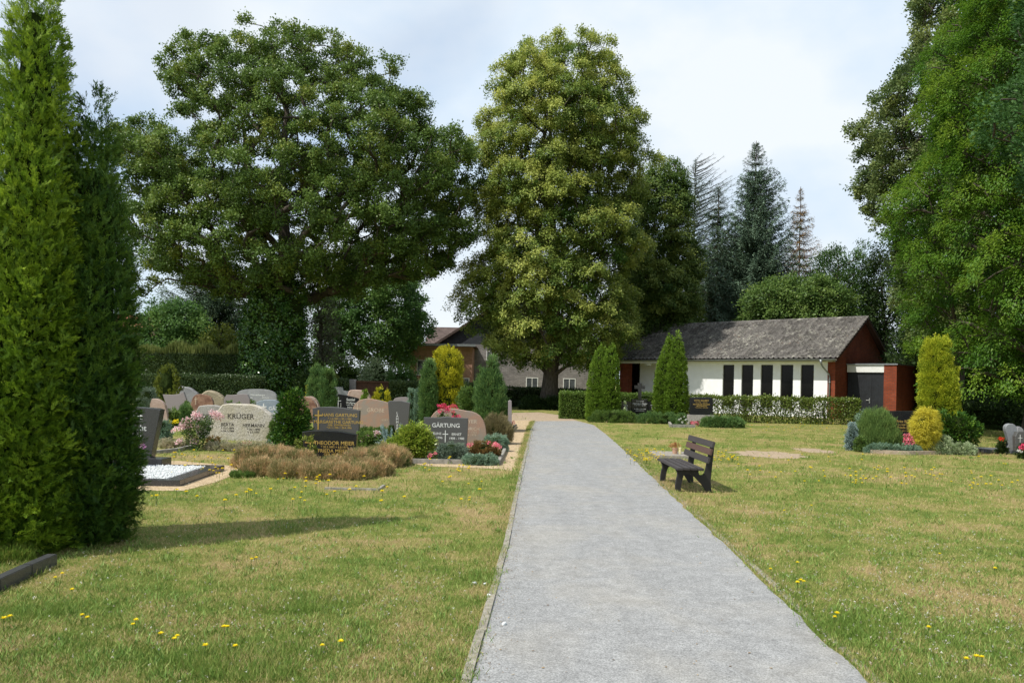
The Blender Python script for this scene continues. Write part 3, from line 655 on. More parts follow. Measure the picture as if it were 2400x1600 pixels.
# ------------------------------------------------------------ houses beyond the hedge
M_PINKBRICK = m_brick('pink_brick', (.50, .25, .17), (.38, .19, .13), (.42, .36, .30), .25, .083)
M_GREYBRICK = m_brick('grey_brick', (.34, .31, .30), (.24, .22, .215), (.17, .16, .15), .36, .12)
M_SLATE = m_brick('slate_cladding', (.065, .07, .08), (.05, .055, .062), (.03, .03, .035), .5, .22)
M_BROWNT = m_brick('brown_roof_tiles', (.13, .095, .08), (.10, .07, .06), (.04, .03, .03), .3, .3)
M_REDT = m_brick('red_roof_tiles', (.38, .13, .075), (.28, .10, .06), (.15, .06, .05), .3, .3)
M_CURTAIN = m_plain('window_pane_with_curtain', (.10, .11, .12), (.05, .055, .06), 2, .15, .5)
def house_window(p, x0, x1, z0, z1, y=0.0, sill=True, mull=True):
    w_ = .075; d = y - .03
    fr = MB().box(x0, x0+w_, d, y+.06, z0, z1).box(x1-w_, x1, d, y+.06, z0, z1).box(x0+w_, x1-w_, d, y+.06, z1-w_, z1).box(x0+w_, x1-w_, d, y+.06, z0, z0+w_)
    if mull: fr.box((x0+x1)/2-.03, (x0+x1)/2+.03, d, y+.06, z0+w_, z1-w_)
    fr = fr.build('window', M_WHITEP, p)
    MB().box(x0+w_, x1-w_, y-.005, y+.01, z0+w_, z1-w_).build('pane', M_CURTAIN, fr)
    if sill: MB().box(x0-.08, x1+.08, y-.12, y-.032, z0-.07, z0-.002).build('sill', M_SOFFIT, fr)
def wpx(o, z, u, v): p = at(u, v, z); return p.x - o.x, p.z
o1 = at(960, 889, 69); o1.z = 0
h1 = empty('brick_extension', o1, 0, 'pinkish brick house extension with a flat roof and white window', 'house')
x1 = wpx(o1, 69, 1106, 880)[0]; zt = wpx(o1, 69, 1000, 811)[1]
MB().box(0, x1, 0, 4, 0, zt).build('wall', M_PINKBRICK, h1)
MB().box(-.45, x1 + .3, -.5, 4.2, zt, zt + .1).build('flat_roof', M_SOFFIT, h1); MB().box(-.5, x1 + .3, -.56, -.502, zt + .02, zt + .22).build('fascia', M_ZINC, h1)
a = wpx(o1, 69, 977, 843); c = wpx(o1, 69, 1001, 880); house_window(h1, a[0], c[0], c[1], a[1], 0, True, False)
a = wpx(o1, 69, 1080, 885); c = wpx(o1, 69, 1100, 900); house_window(h1, a[0], c[0], c[1], a[1], 0, False, False)
o2 = at(1026, 889, 73.1); o2.z = 0
h2 = empty('grey_house', o2, 0, 'grey brick house with slate clad gable half hidden by the linden', 'house')
W_ = wpx(o2, 73, 1412, 880)[0]; ze = wpx(o2, 73, 1026, 805)[1]; ap = ze + W_/2 * .66
MB().box(0, W_, 0, 9, 0, ze).build('wall', M_GREYBRICK, h2)
MB().add([(0, 0, ze), (W_, 0, ze), (W_/2, 0, ap), (0, 9, ze), (W_, 9, ze), (W_/2, 9, ap)], [(0,1,2), (3,5,4), (0,2,5,3), (2,1,4,5), (0,3,4,1)]).build('gable', M_SLATE, h2)
MB().prism([(-.5, ze-.33), (W_/2, ap+.02), (W_+.5, ze-.33), (W_+.5, ze-.08), (W_/2, ap+.27), (-.5, ze-.08)], -.35, 9.3).build('roof', M_BROWNT, h2)
for (ua, va, ub, vb_) in ((1233, 884, 1261, 912), (1320, 886, 1349, 914), (1170, 881, 1178, 905), (1338, 812, 1356, 832), (1140, 822, 1152, 845)):
    a = wpx(o2, 73, ua, va); c = wpx(o2, 73, ub, vb_); house_window(h2, a[0], c[0], c[1], a[1], 0, True, ub - ua > 20)
o3 = at(1004, 889, 84); o3.z = 0
h3 = empty('brown_roofed_house', o3, 0, 'house with a dark brown tiled roof rising behind the brick extension', 'house')
zr = wpx(o3, 84, 1040, 760)[1]; z2 = wpx(o3, 84, 1040, 812)[1]; x3 = wpx(o3, 84, 1180, 880)[0]
MB().box(0, x3, 0, 9, 0, z2).build('wall', M_PINKBRICK, h3)
MB().add([(-.5, -.5, z2-.1), (x3, -.5, z2-.1), (x3, 4.5, zr), (-.5, 4.5, zr), (-.5, 9.5, z2-.1), (x3, 9.5, z2-.1)], [(0,1,2,3), (3,2,5,4), (0,3,4), (1,5,2), (0,4,5,1)]).build('roof', M_BROWNT, h3)
o4 = at(230, 870, 100); o4.z = 0
h4 = empty('red_roofed_house', o4, 0, 'distant house with a red tiled roof at the left behind the trees', 'house')
zr = at(330, 733, 100).z; z2 = at(330, 765, 100).z; x4 = at(375, 740, 100).x - o4.x
MB().box(0, x4-.6, 0, 8, 0, z2).build('wall', M_PINKBRICK, h4)
MB().add([(-.5, -.5, z2-.1), (x4, -.5, z2-.1), (x4, 4, zr), (-.5, 4, zr), (-.5, 8.5, z2-.1), (x4, 8.5, z2-.1)], [(0,1,2,3), (3,2,5,4), (0,3,4), (1,5,2), (0,4,5,1)]).build('roof', M_REDT, h4)
# garden gate between hedges, sign
z_ = 47; o5 = at(815, 900, z_); o5.z = 0
gt = empty('garden_gate', o5, 0, 'dark timber gate with a brick pillar between the background hedges', 'gate')
a = wpx(o5, z_, 819, 888); c = wpx(o5, z_, 834, 888); e = wpx(o5, z_, 914, 896)
MB().box(a[0], c[0], 0, .4, 0, a[1]).build('pillar', M_GREYBRICK, gt)
pn = MB().box(c[0], e[0], .15, .2, .1, e[1])
pn.box(c[0], e[0]+.1, .05, .145, e[1]-.03, e[1]+.07)
for i in range(9): x = c[0] + (e[0]-c[0]) * (i+.5) / 9; pn.box(x-.03, x+.03, .12, .148, .1, e[1]-.05)
pn.build('door_panel', M_SOFFIT, gt)
z_ = 56; o6 = at(813, 880, z_); o6.z = 0
sg = empty('road_sign', o6, 0, 'two traffic signs on one pole seen from their grey backs', 'road sign')
MB().tube([(0, 0, 0), (-.02, 0, at(813, 838, z_).z)], .035, 8).build('pole', M_ZINC, sg)
def zz(v): return at(813, v, z_).z
q = (at(823, 850, z_).x - at(805, 850, z_).x) / 2
MB().prism([(-q, zz(866)), (q, zz(866)), (0, zz(841))], -.06, -.04).build('triangular_plate', M_ZINC, sg)
MB().prism([(q*.8*math.cos(k*math.pi/12), (zz(868)+zz(889))/2 + q*.95*math.sin(k*math.pi/12)) for k in range(24)], -.06, -.04).build('round_plate', M_ZINC, sg)

# ------------------------------------------------------------ bench
M_PLANK = m_plain('weathered_grey_plank', (.066, .058, .056), (.042, .037, .036), 6, .65, .3, .3, stretch=(30, 2, 30))
M_PLANKB = m_plain('brown_plank', (.12, .07, .055), (.08, .046, .038), 6, .65, .3, .3, stretch=(30, 2, 30))
M_BFRAME = m_plain('black_recycled_plastic', (.022, .02, .019), (.014, .013, .012), 10, .55, .4, .1)
f0 = gnd(1584, 1152); f1 = gnd(1549, 1130); ang = math.atan2(f1.y - f0.y, f1.x - f0.x) - math.pi / 2
bn = empty('park_bench', f0, ang, 'weathered dark plank bench facing the grey gravel path', 'bench')
K = 1237.0 / 1.08
prof = [(690,1330),(785,1330),(795,1200),(812,1090),(835,1015),(880,985),(960,975),(1060,1050),(1180,1170),(1290,1330),(1372,1330),(1352,1110),(1368,900),(1398,600),(1408,440),(1395,392),(1368,388),(1345,480),(1306,640),(1262,900),(1243,965),(1215,1000),(1170,1010),(1132,985),(1118,940),(1130,905),(700,890),(690,905),(722,960),(728,1010),(708,1090),(694,1200)]
pr = [((x - 700) / K, (1320 - z) / K) for x, z in prof]
FR = (gnd(1549, 1130) - f0).length
for yy in (0.0, FR): MB().prism(pr, yy, yy + .06, .006).build('side_frame', M_BFRAME, bn)
y0, y1 = -.17, FR + .30
for i in range(4):
    xa = (680 - 700) / K + i * .1115; dz = -.004 * abs(i - 1.5)
    m = MB().box(xa, xa + .097, y0, y1, .372 + dz, .412 + dz).build('seat_plank', M_PLANK, bn, bevel=.008)
for i, (xz, mt_) in enumerate((((1285, 715), M_PLANK), ((1326, 560), M_PLANKB), ((1366, 425), M_PLANK))):
    cx, cz = (xz[0] - 700) / K, (1320 - xz[1]) / K; tl = .26; hh_ = .052
    dx, dz = math.sin(tl), math.cos(tl); nx_, nz_ = -math.cos(tl), math.sin(tl)
    P = [(cx + dx*s*hh_ + nx_*t, cz + dz*s*hh_ + nz_*t) for s, t in ((-1, 0), (1, 0), (1, .036), (-1, .036))]
    MB().prism([(p[0] - .004, p[1]) for p in P], y0, y1).build('back_plank', mt_, bn, bevel=.006)
# slab with planter behind the bench
g = gnd(1579, 1069); g.z = 0
M_SLAB = m_plain('weathered_slab', (.34, .31, .27), (.22, .2, .17), 10, .9, .1, .4)
sl = MB().box(-.52, .52, -.62, .62, -.02, .07).build('stone_slab', M_SLAB, bevel=.012); sl.location = g; sl.rotation_euler = (0, 0, -.05)
tag(sl, 'flat weathered stone slab lying in the lawn behind the bench', 'stone slab')
M_TERRA = m_plain('terracotta', (.50, .30, .20), (.40, .24, .17), 12, .85); M_WAX = m_plain('pale_wax', (.85, .75, .42), None, 5, .4)
M_DRY = m_leaf('dried_flowers', (.30, .12, .04), (.42, .20, .07), (.52, .32, .14), .2)
pt = empty('flower_pot', g + Vector((.02, -.05, .07)), 0, 'terracotta pot of dried flowers on the stone slab', 'flower pot')
MB().tube([(0, 0, 0), (0, 0, .11), (0, 0, .111), (0, 0, .14), (0, 0, .13)], [.055, .07, .078, .08, .06], 14).build('pot', M_TERRA, pt, smooth=False)
T = RNG.normal(0, .05, (70, 3)); T[:, 2] = np.abs(T[:, 2]) + .15; V, Fc, tt = cloud(T, unit(T - np.array([0, 0, .1])), 5, .015, (.02, .05), (.008, .02), tint=RNG.uniform(0, 1, 70))
npobj('dried_flowers', V, Fc, M_DRY, pt, tt)
cd = MB().tube([(0, 0, 0), (0, 0, .15), (0, 0, .16)], [.032, .032, .02], 12).build('grave_candle', M_WAX, smooth=False); cd.location = g + Vector((.13, -.09, .07))
tag(cd, 'pale yellow grave candle beside the terracotta pot', 'candle')
# ------------------------------------------------------------ gravestones
def hor(u): return PY + (u - PX) * math.tan(ROLL)
G_BLACK = m_granite('polished_black_granite', (.018, .018, .019), (.008, .008, .009), (.07, .07, .072), 120, .12)
G_SPECK = m_granite('speckled_dark_granite', (.045, .045, .047), (.018, .018, .02), (.16, .16, .16), 90, .2)
G_DGREY = m_granite('dark_grey_granite', (.085, .082, .08), (.05, .05, .05), (.15, .145, .14), 90, .35)
G_GREY = m_granite('grey_granite', (.30, .30, .31), (.17, .17, .18), (.44, .44, .45), 60, .5, (.24, .24, .25), .2)
G_BLUE = m_granite('blue_grey_granite', (.25, .29, .33), (.13, .16, .19), (.42, .47, .51), 60, .4, (.20, .24, .29), .1)
G_PALE = m_granite('pale_rough_granite', (.50, .46, .39), (.17, .15, .13), (.70, .66, .60), 30, .9, (.42, .38, .29), .9, .1, 2.2)
G_PALE2 = m_granite('grey_speckled_granite', (.36, .34, .31), (.13, .12, .11), (.52, .5, .46), 46, .9, (.3, .28, .25), .5, .15)
G_MAUVE = m_granite('mauve_grey_granite', (.25, .215, .215), (.16, .135, .135), (.34, .30, .30), 60, .4)
G_BROWN = m_granite('brown_veined_granite', (.30, .17, .11), (.18, .09, .06), (.42, .28, .2), 30, .35, (.16, .075, .05), 0, .5, 4)
G_RED = m_granite('reddish_granite', (.36, .22, .155), (.24, .16, .12), (.46, .30, .22), 50, .35, (.27, .23, .19), 0, .5, 2.5)
G_PINK = m_granite('pinkish_granite', (.42, .31, .26), (.26, .19, .16), (.52, .42, .36), 40, .7, (.34, .24, .19), .4, .2)
G_TAN = m_granite('lichened_boulder', (.34, .29, .20), (.16, .13, .09), (.45, .41, .32), 26, .95, (.24, .21, .15), 1.0, .1)
M_GOLD = m_plain('gilded_lettering', (.62, .42, .12), (.5, .32, .08), 10, .4, .5, 0, .35)
M_WLET = m_plain('pale_lettering', (.72, .72, .70), None, 10, .7)
M_DLET = m_plain('dark_lettering', (.07, .06, .05), None, 10, .8)
M_TLET = m_plain('tan_lettering', (.58, .47, .36), None, 10, .7)
def text_mb(lines):
    """lines: (string, x, z, cap height, align) -> one mesh builder in the x-z plane"""
    mb = MB()
    for s, x, z, hc, al in lines:
        cu = bpy.data.curves.new('t', 'FONT'); cu.body = s; cu.size = hc / .70; cu.align_x = al; cu.extrude = .002; cu.resolution_u = 3; cu.offset = hc * .018
        o = bpy.data.objects.new('t', cu); me = o.to_mesh()
        mb.add([(v.co.x + x, -v.co.z, v.co.y + z) for v in me.vertices], [list(p.vertices) for p in me.polygons])
        o.to_mesh_clear(); bpy.data.objects.remove(o); bpy.data.curves.remove(cu)
    return mb
def stone(label, outl, mat, h=None, z=None, thick=.14, bev=.012, texts=(), tmat=None, crosses=(), rot=0.0, smooth=0, plinth=None, group='gravestones in the left burial ground', cat='gravestone', side=None, rough=0):
    """outl: outline in photo pixels, walked clockwise; h: height of its highest point over the ground"""
    vt = min(p[1] for p in outl); ut = [p[0] for p in outl if p[1] == vt][0]
    if z is None: z = (H - h) * F / (vt - hor(ut))
    uc = (min(p[0] for p in outl) + max(p[0] for p in outl)) / 2; o = at(uc, hor(uc), z); o.z = 0
    t = empty('gravestone', o, rot, label, cat, group)
    pl = [(at(u, v, z).x - o.x, at(u, v, z).z) for u, v in outl]
    if smooth:                                   # Chaikin rounding of the upper outline
        for _ in range(smooth):
            q = []
            for i in range(len(pl)):
                a, b = pl[i], pl[(i+1) % len(pl)]
                q += [(a[0]*.75+b[0]*.25, a[1]*.75+b[1]*.25), (a[0]*.25+b[0]*.75, a[1]*.25+b[1]*.75)]
            pl = q
    if rough:
        rr = random.Random(int(uc)); pl = [(x + rr.uniform(-rough, rough), zz_ + rr.uniform(-rough, rough) * .6) for x, zz_ in pl]
    mb = MB().prism(pl, 0, thick, bev); mb.build('stone', mat, t)
    if texts:
        L_ = []
        for s, u, v, hp, *al in texts: p = at(u, v, z); L_.append((s, p.x - o.x, p.z, hp / F * z, al[0] if al else 'CENTER'))
        for g_ in ([L_] if all(len(q[0]) == 1 for q in L_) else [[q] for q in L_]):
            tb = text_mb(g_); tb.v = [(a, b - .001, c) for a, b, c in tb.v]; tb.build('inscription', tmat or M_WLET, t, fix=False)
    for (u, v0, v1, va, hw, th) in crosses:
        a = at(u, v0, z); b = at(u, v1, z); c = at(u, va, z); w2 = hw / F * z; t2 = th / F * z / 2; x = a.x - o.x
        MB().box(x-t2, x+t2, -.008, .001, b.z, a.z).box(x-w2, x-t2, -.008, .001, c.z-t2, c.z+t2).box(x+t2, x+w2, -.008, .001, c.z-t2, c.z+t2).build('cross', tmat or M_WLET, t)
    if plinth:
        x0 = min(p[0] for p in pl) - plinth[0]; x1 = max(p[0] for p in pl) + plinth[0]
        MB().box(x0, x1, -plinth[1], thick + plinth[1], 0, plinth[2]).build('plinth', plinth[3] if len(plinth) > 3 else mat, t, bevel=.006)
    return t
def box_px(u0, u1, v0, v1): return [(u0, v1), (u0, v0), (u1, v0), (u1, v1)]
stone('black speckled tapering stone on a plinth beside the tall arborvitae', [(262, 1073), (238, 948), (366, 957), (376, 960), (353, 1073)], G_SPECK, z=14.6, thick=.2, bev=.01,
      texts=[('Knecht', 334, 983, 15, 'RIGHT'), ('Albrecht', 343, 1009, 13, 'RIGHT'), ('+ 2004', 331, 1022, 7, 'RIGHT')], plinth=None)
o = at(320, hor(320), 14.35); o.z = 0
tag(MB().box(-1.1, .49, 0, .42, 0, .20).build('stone_base', G_SPECK, bevel=.008), 'dark polished block under the black tapering stone', 'stone base').location = o
stone('large pale rough granite stone with chamfered corners and dark lettering', [(494, 1045), (490, 1000), (501, 972), (513, 958), (523, 945), (560, 946), (597, 948), (620, 960), (636, 974), (642, 990), (638, 1045)], G_PALE, h=1.0, thick=.3, bev=.03, rough=.012, smooth=1,
      texts=[('KRÜGER', 564, 981, 11.5), ('BERTA', 533, 998, 7.5), ('* 15.7.1894', 533, 1005, 4.6), ('+ 24.1.1984', 533, 1011.5, 4.6), ('HERMANN', 594, 1000, 7.5), ('* 30.1.1890', 594, 1008, 4.6), ('+ 3.7.1977', 594, 1014.5, 4.6)], tmat=M_DLET)
stone('grey speckled stone half hidden behind the large pale granite stone', [(462, 1035), (456, 980), (462, 955), (472, 949), (510, 949), (522, 960), (524, 1035)], G_PALE2, h=.92, thick=.2, bev=.02, smooth=1,
      texts=[('EDITH', 484, 977, 7), ('G.', 490, 984, 4), ('* 16. 2. 1921', 480, 990, 4)], tmat=M_DLET)
stone('pale brown leaning stone at the left behind the juniper', [(350, 985), (352, 934), (368, 934), (380, 941), (388, 952), (396, 1000)], G_PINK, h=.95, thick=.16, smooth=1)
stone('mauve grey stone with a concave top edge and pointed corners', [(392, 975), (388, 945), (381, 924), (402, 925), (420, 923), (430, 918), (436, 935), (441, 957), (442, 975)], G_MAUVE, h=.95, thick=.15)
stone('pinkish stone just showing left of the wavy grey boulder', [(378, 945), (378, 918), (384, 911), (398, 912), (400, 945)], G_PINK, z=50, thick=.2, smooth=1)
stone('wavy topped rough grey boulder stone below the yellow green conifer', [(386, 950), (387, 921), (393, 908), (405, 902), (420, 903), (430, 907), (440, 906), (452, 914), (464, 924), (468, 950)], G_GREY, z=44, thick=.35, bev=.05, rough=.02, smooth=1,
      texts=[('Schneider', 415, 916, 3.5)], tmat=M_WLET, crosses=[(405, 918, 924, 920, 2, .8)])
stone('low pinkish brown stone behind the lichened boulder', [(450, 940), (452, 913), (465, 911), (484, 914), (490, 940)], G_PINK, z=48, thick=.2, smooth=1)
stone('tan lichened natural boulder with a sloping back', [(465, 960), (467, 928), (478, 915), (492, 914), (508, 920), (522, 930), (530, 945), (532, 960)], G_TAN, h=.95, thick=.45, bev=.08, rough=.03, smooth=1)
stone('brown rounded stone with a carved relief figure', [(448, 980), (446, 950), (450, 933), (458, 924), (470, 923), (488, 926), (497, 934), (500, 948), (502, 980)], G_BROWN, h=.92, thick=.15, smooth=1,
      texts=[('Anna', 472, 955, 5)], tmat=M_TLET, crosses=[(459, 930, 948, 935, 3.5, 1.2)])
stone('brown red slab with a gently waved top', [(524, 965), (526, 924.5), (545, 925.5), (565, 922.5), (585, 925), (586, 965)], G_MAUVE, h=.9, thick=.16, smooth=1)
stone('wide grey stone with a flat arched top behind the brown red slab', [(556, 960), (554, 922), (562, 915), (580, 911.5), (615, 911.5), (632, 914), (645, 921), (649, 932), (649, 960)], G_GREY, z=42, thick=.2, smooth=1,
      texts=[('Wassenberger', 604, 927, 4.2), ('Ella', 590, 933, 3), ('Gerhard', 622, 933, 3)])
stone('blue grey arched stone with a white cross beside the dark cypress', [(600, 1010), (599, 945), (606, 939), (625, 936), (650, 938), (664, 942), (668, 960), (668, 1010)], G_BLUE, h=.95, thick=.16, smooth=1,
      texts=[('GÄRTNER', 655, 961, 8), ('Paul', 645, 971, 5)], crosses=[(618, 945, 967, 953, 7, 3)])
stone('brown veined broad arched stone behind the dark cypress', [(650, 1005), (649, 950), (652, 934), (665, 928), (700, 928), (725, 931), (738, 942), (744, 960), (746, 1005)], G_BROWN, h=1.0, thick=.16, smooth=1)
stone('light tan rough edged stone behind the brown arched stone', [(700, 990), (708, 932), (722, 927), (734, 930), (745, 945), (750, 962), (752, 990)], G_PINK, z=33, thick=.25, smooth=1, rough=.02)
stone('small mauve stone left of the tall blue green juniper', [(700, 940), (701, 920), (707, 913.5), (716, 914), (718, 940)], G_MAUVE, z=46, thick=.14, smooth=1, texts=[('Ida', 708, 921, 4)], tmat=M_TLET)
stone('pale grey stepped stone behind the black stone with sun rays', [(779, 945), (781, 906), (802, 907), (805, 915), (820, 917), (823, 945)], G_GREY, z=46, thick=.2)
stone('pinkish rough boulder stone right of the stepped grey stone', [(812, 945), (815, 917), (824, 912.5), (850, 914), (864, 921), (872, 945)], G_PINK, z=44, thick=.4, bev=.05, smooth=1)
stone('black stone with white sun rays and a sloping top', [(784, 980), (787, 931), (793, 923), (815, 927), (840, 933), (845, 980)], G_BLACK, h=.98, thick=.14,
      texts=[('Seidel', 822, 939, 6), ('Wolfgang', 822, 945.5, 4), ('* 20.3.1943', 820, 950, 2.6), ('Irene', 820, 956, 4)], crosses=[(793, 930, 955, 939, 6.5, 1.4), (799, 944, 956, 950, .5, .8)])
stone('broad reddish stone with a slanting rounded top and pale capitals', [(828, 1012), (825, 965), (829, 949), (842, 937), (862, 933), (890, 938), (912, 944), (920, 953), (926, 975), (926, 1012)], G_RED, h=1.05, thick=.15, smooth=1,
      texts=[('GROBE', 880, 965, 9), ('KURT', 902, 986, 4)], tmat=M_TLET, crosses=[(838, 945, 965, 957, 10, 1.5)])
stone('dark grey stone with vertical white lettering', [(914, 1010), (909, 942), (913, 939), (940, 939), (961, 944), (955, 1010)], G_DGREY, h=1.0, thick=.16,
      texts=[(c, 931, 970 + i * 7.2, 5.5) for i, c in enumerate('LAMMER')])
stone('grey arched stone just showing behind the dark grey stone', [(920, 955), (922, 934), (934, 930.5), (955, 930), (966, 935), (968, 955)], G_MAUVE, z=36, thick=.16, smooth=1)
stone('dark brown grey arched stone with gilded names and tall gold cross', [(735, 1030), (732, 957), (745, 954), (775, 953), (800, 955), (825, 959), (843, 962), (840, 1030)], G_DGREY, h=1.0, thick=.16,
      texts=[('HANS GARTUNG', 796, 976, 7.5), ('* 1.4.1903 + 28.1.1980', 796, 983, 4.2), ('MARGARETHE GARTUNG', 793, 992, 7), ('GEB. ZIMMERMANN', 795, 998, 4.2), ('* 8.11.1905 + 20.4.1996', 795, 1004, 4.2)], tmat=M_GOLD, crosses=[(746.5, 961, 1006, 973, 10, 3.2)])
stone('black polished arched stone with gilded names rising from the brown heather', [(714, 1092), (708, 1012), (725, 1009), (760, 1008), (800, 1011), (836, 1018), (832, 1092)], G_BLACK, h=.70, thick=.16,
      texts=[('THEODOR MEIER', 783, 1042, 8.6), ('* 20.3.1892 + 6.8.1972', 784, 1049.5, 4.8), ('FRIEDA MEIER', 780, 1060, 8), ('GEB. HEINEN', 782, 1067, 5.6), ('* 12.4.1899 + 12.1.1977', 782, 1074, 4.6)], tmat=M_GOLD, crosses=[(728, 1020, 1052, 1036.5, 13, 2.6)])
stone('dark grey rectangular stone with white names in the front row near the path', [(996, 1066), (993, 978), (1030, 978), (1045, 976), (1060, 978), (1097, 980), (1093, 1066)], G_DGREY, h=.84, thick=.17, bev=.01,
      texts=[('GÄRTUNG', 1045, 1001, 9.5), ('ADELINE', 1019, 1018, 5.5), ('1912 - 1996', 1019, 1027.5, 5.2), ('ERNST', 1070, 1020, 5.5), ('1908 - 1988', 1070, 1029.5, 5.2)], crosses=[(1044, 1008, 1036, 1017, 6.5, 2)])
stone('broad reddish rounded stone behind the dark grey front row stone', [(1010, 1062), (1005, 990), (1012, 972), (1028, 958), (1060, 956), (1090, 962), (1112, 965), (1130, 978), (1140, 1005), (1141, 1062)], G_RED, h=1.0, thick=.18, smooth=1,
      texts=[('MEYER', 1118, 992, 9, 'RIGHT'), ('HEINRICH', 1124, 1008, 7, 'RIGHT'), ('* 1903', 1118, 1015, 5, 'RIGHT'), ('+ 1979', 1116, 1022, 5, 'RIGHT')], tmat=M_TLET)
stone('narrow upright grey brown stone at the right end of the rows', [(1190, 1005), (1191, 940), (1195, 937.5), (1199, 940), (1200, 1005)], G_MAUVE, h=1.1, thick=.5)
# white pebble grave on the left
fr_ = [gnd(421, 1140), gnd(526, 1102), gnd(300, 1095)]
ex = (gnd(526, 1102) - gnd(421, 1140)); ey = ex.normalized(); exx = Vector((ey.y, -ey.x, 0)); c0 = gnd(421, 1140)
gf = empty('grave_border', c0, math.atan2(exx.y, exx.x), 'low polished dark granite frame full of white pebbles', 'grave border')
lx, ly = 2.1, ex.length; wd_ = .16
MB().box(-lx, 0, 0, wd_+.05, 0, .10).build('front_kerb', G_SPECK, gf, bevel=.004); MB().box(-wd_-.1, 0, wd_+.052, ly, 0, .10).build('side_kerb', G_SPECK, gf, bevel=.004)
MB().box(-lx, -wd_-.102, ly-wd_, ly, 0, .10).build('back_kerb', G_SPECK, gf, bevel=.004)
M_PEB = m_granite('white_pebbles', (.62, .64, .63), (.42, .44, .44), (.76, .76, .76), 30, .7)
n = 5200; P = np.stack([RNG.uniform(-lx, -wd_-.12, n), RNG.uniform(wd_+.07, ly-wd_-.02, n), RNG.uniform(.075, .105, n)], 1)
oc = np.array([(1,0,0),(0,1,0),(-1,0,0),(0,-1,0),(0,0,1),(0,0,-1)], float); A = RNG.uniform(.010, .021, (n, 1, 3)); th = RNG.uniform(0, 6.28, n); co, si = np.cos(th)[:, None], np.sin(th)[:, None]
v = oc[None] * A; vx = v[..., 0] * co - v[..., 1] * si; vy = v[..., 0] * si + v[..., 1] * co
V = (np.stack([vx, vy, v[..., 2]], -1) + P[:, None]).reshape(-1, 3); tri = np.array([(0,1,4),(1,2,4),(2,3,4),(3,0,4),(1,0,5),(2,1,5),(3,2,5),(0,3,5)]); Fc = (tri[None] + np.arange(n)[:, None, None] * 6).reshape(-1, 3)
pb = npobj('pebbles', V, Fc, M_PEB, gf, smooth=True); tag(pb, kind='stuff')
MB().box(-lx, -wd_-.1, wd_+.05, ly-wd_, 0, .08).build('pebble_bed', M_PEB, gf)
# kerbs of the planted plots
def kerb(label, pts, h, w_, mat, z=0.0):
    P = [Vector(gnd(*p)) for p in pts]; mb = MB()
    for a, b in zip(P[:-1], P[1:]):
        d = (b - a).normalized(); s = Vector((-d.y, d.x, 0)) * w_; b2 = b - d * .004
        q = [a, b2, b2 + s, a + s]; mb.add([(p.x, p.y, -.02) for p in q] + [(p.x, p.y, h) for p in q], [(0,3,2,1), (4,5,6,7), (0,1,5,4), (1,2,6,5), (2,3,7,6), (3,0,4,7)])
    o = mb.build('grave_kerb', mat, bevel=.006); return tag(o, label, 'kerb', 'kerbs edging the grave plots')
K_ST = m_plain('old_kerb_stone', (.34, .32, .28), (.2, .19, .16), 12, .9, .1, .4)
K_DK = m_granite('dark_kerb_granite', (.06, .06, .065), (.03, .03, .03), (.13, .13, .13), 80, .3)
K_TAN = m_plain('tan_sandstone_kerb', (.42, .34, .25), (.30, .24, .18), 9, .9, .1, .4)
kerb('dark granite kerb in the lower left corner below the arborvitae', [(-60, 1412), (0, 1388), (75, 1352), (135, 1325)], .11, .09, K_DK)
kerb('low weathered kerb in front of the brown heather', [(760, 1147), (890, 1150), (903, 1140)], .035, .05, K_ST)
kerb('stone kerb along the front row plot ending by the gravel strip', [(962, 1086), (1172, 1090), (1184, 1066), (1190, 1050)], .10, .08, K_ST)
kerb('low grey kerb running behind the roses on the left', [(330, 1068), (420, 1058), (455, 1050)], .08, .1, K_ST)
kerb('kerb of the plot behind the dark cypress and pale stone', [(600, 1058), (715, 1062)], .08, .08, K_ST)
kerb('tan sandstone kerb before the planted island on the right', [(2040, 1062), (2132, 1066), (2250, 1064), (2296, 1062)], .10, .09, K_TAN)
kerb('pale kerb corner by the black stone at the chapel hedge', [(1566, 994), (1570, 1001), (1630, 1002)], .12, .1, K_ST)
kerb('dark kerb of the plot behind the heather by the gravel strip', [(1178, 1046), (1202, 1012), (1212, 1000)], .10, .09, K_DK)

# ------------------------------------------------------------ stones by the chapel hedge
gh = 'gravestones before the chapel hedge'
z_ = 36.6
t = stone('black three part family stone topped by a tall cross', [(1481, 975), (1481, 935), (1518, 935), (1518, 975)], G_BLACK, z=z_, thick=.2, group=gh,
          texts=[('Unvergessen', 1500, 941, 2.4), ('Hermann Meyer', 1500, 947, 3.6), ('* 14.2.1921  + 3.8.1999', 1500, 950.5, 2), ('In stillem Gedenken', 1500, 959, 2.4), ('ruht in Frieden', 1500, 963, 2.4)])
oo = t.location
def bx(u0, u1, v0, v1, y0, y1, name, mat):
    a = at(u0, v1, z_); b = at(u1, v0, z_); return MB().box(a.x-oo.x, b.x-oo.x, y0, y1, max(0, a.z), b.z).build(name, mat, t, bevel=.01)
bx(1456, 1480.5, 941, 972, .03, .2, 'side_tablet', G_BLACK); bx(1518.5, 1546, 941, 972, .03, .2, 'side_tablet', G_BLACK); bx(1454, 1548, 972.5, 992, -.06, .3, 'plinth', G_GREY)
a = at(1500.5, 897, z_); b = at(1500.5, 934.5, z_); c = at(1500.5, 907, z_); w2 = 11.8/F*z_; t2 = 4/F*z_; x = a.x - oo.x
MB().box(x-t2, x+t2, .04, .16, b.z, a.z).box(x-w2, x-t2, .045, .155, c.z-t2, c.z+t2).box(x+t2, x+w2, .045, .155, c.z-t2, c.z+t2).build('cross', G_BLACK, t)
tb = []
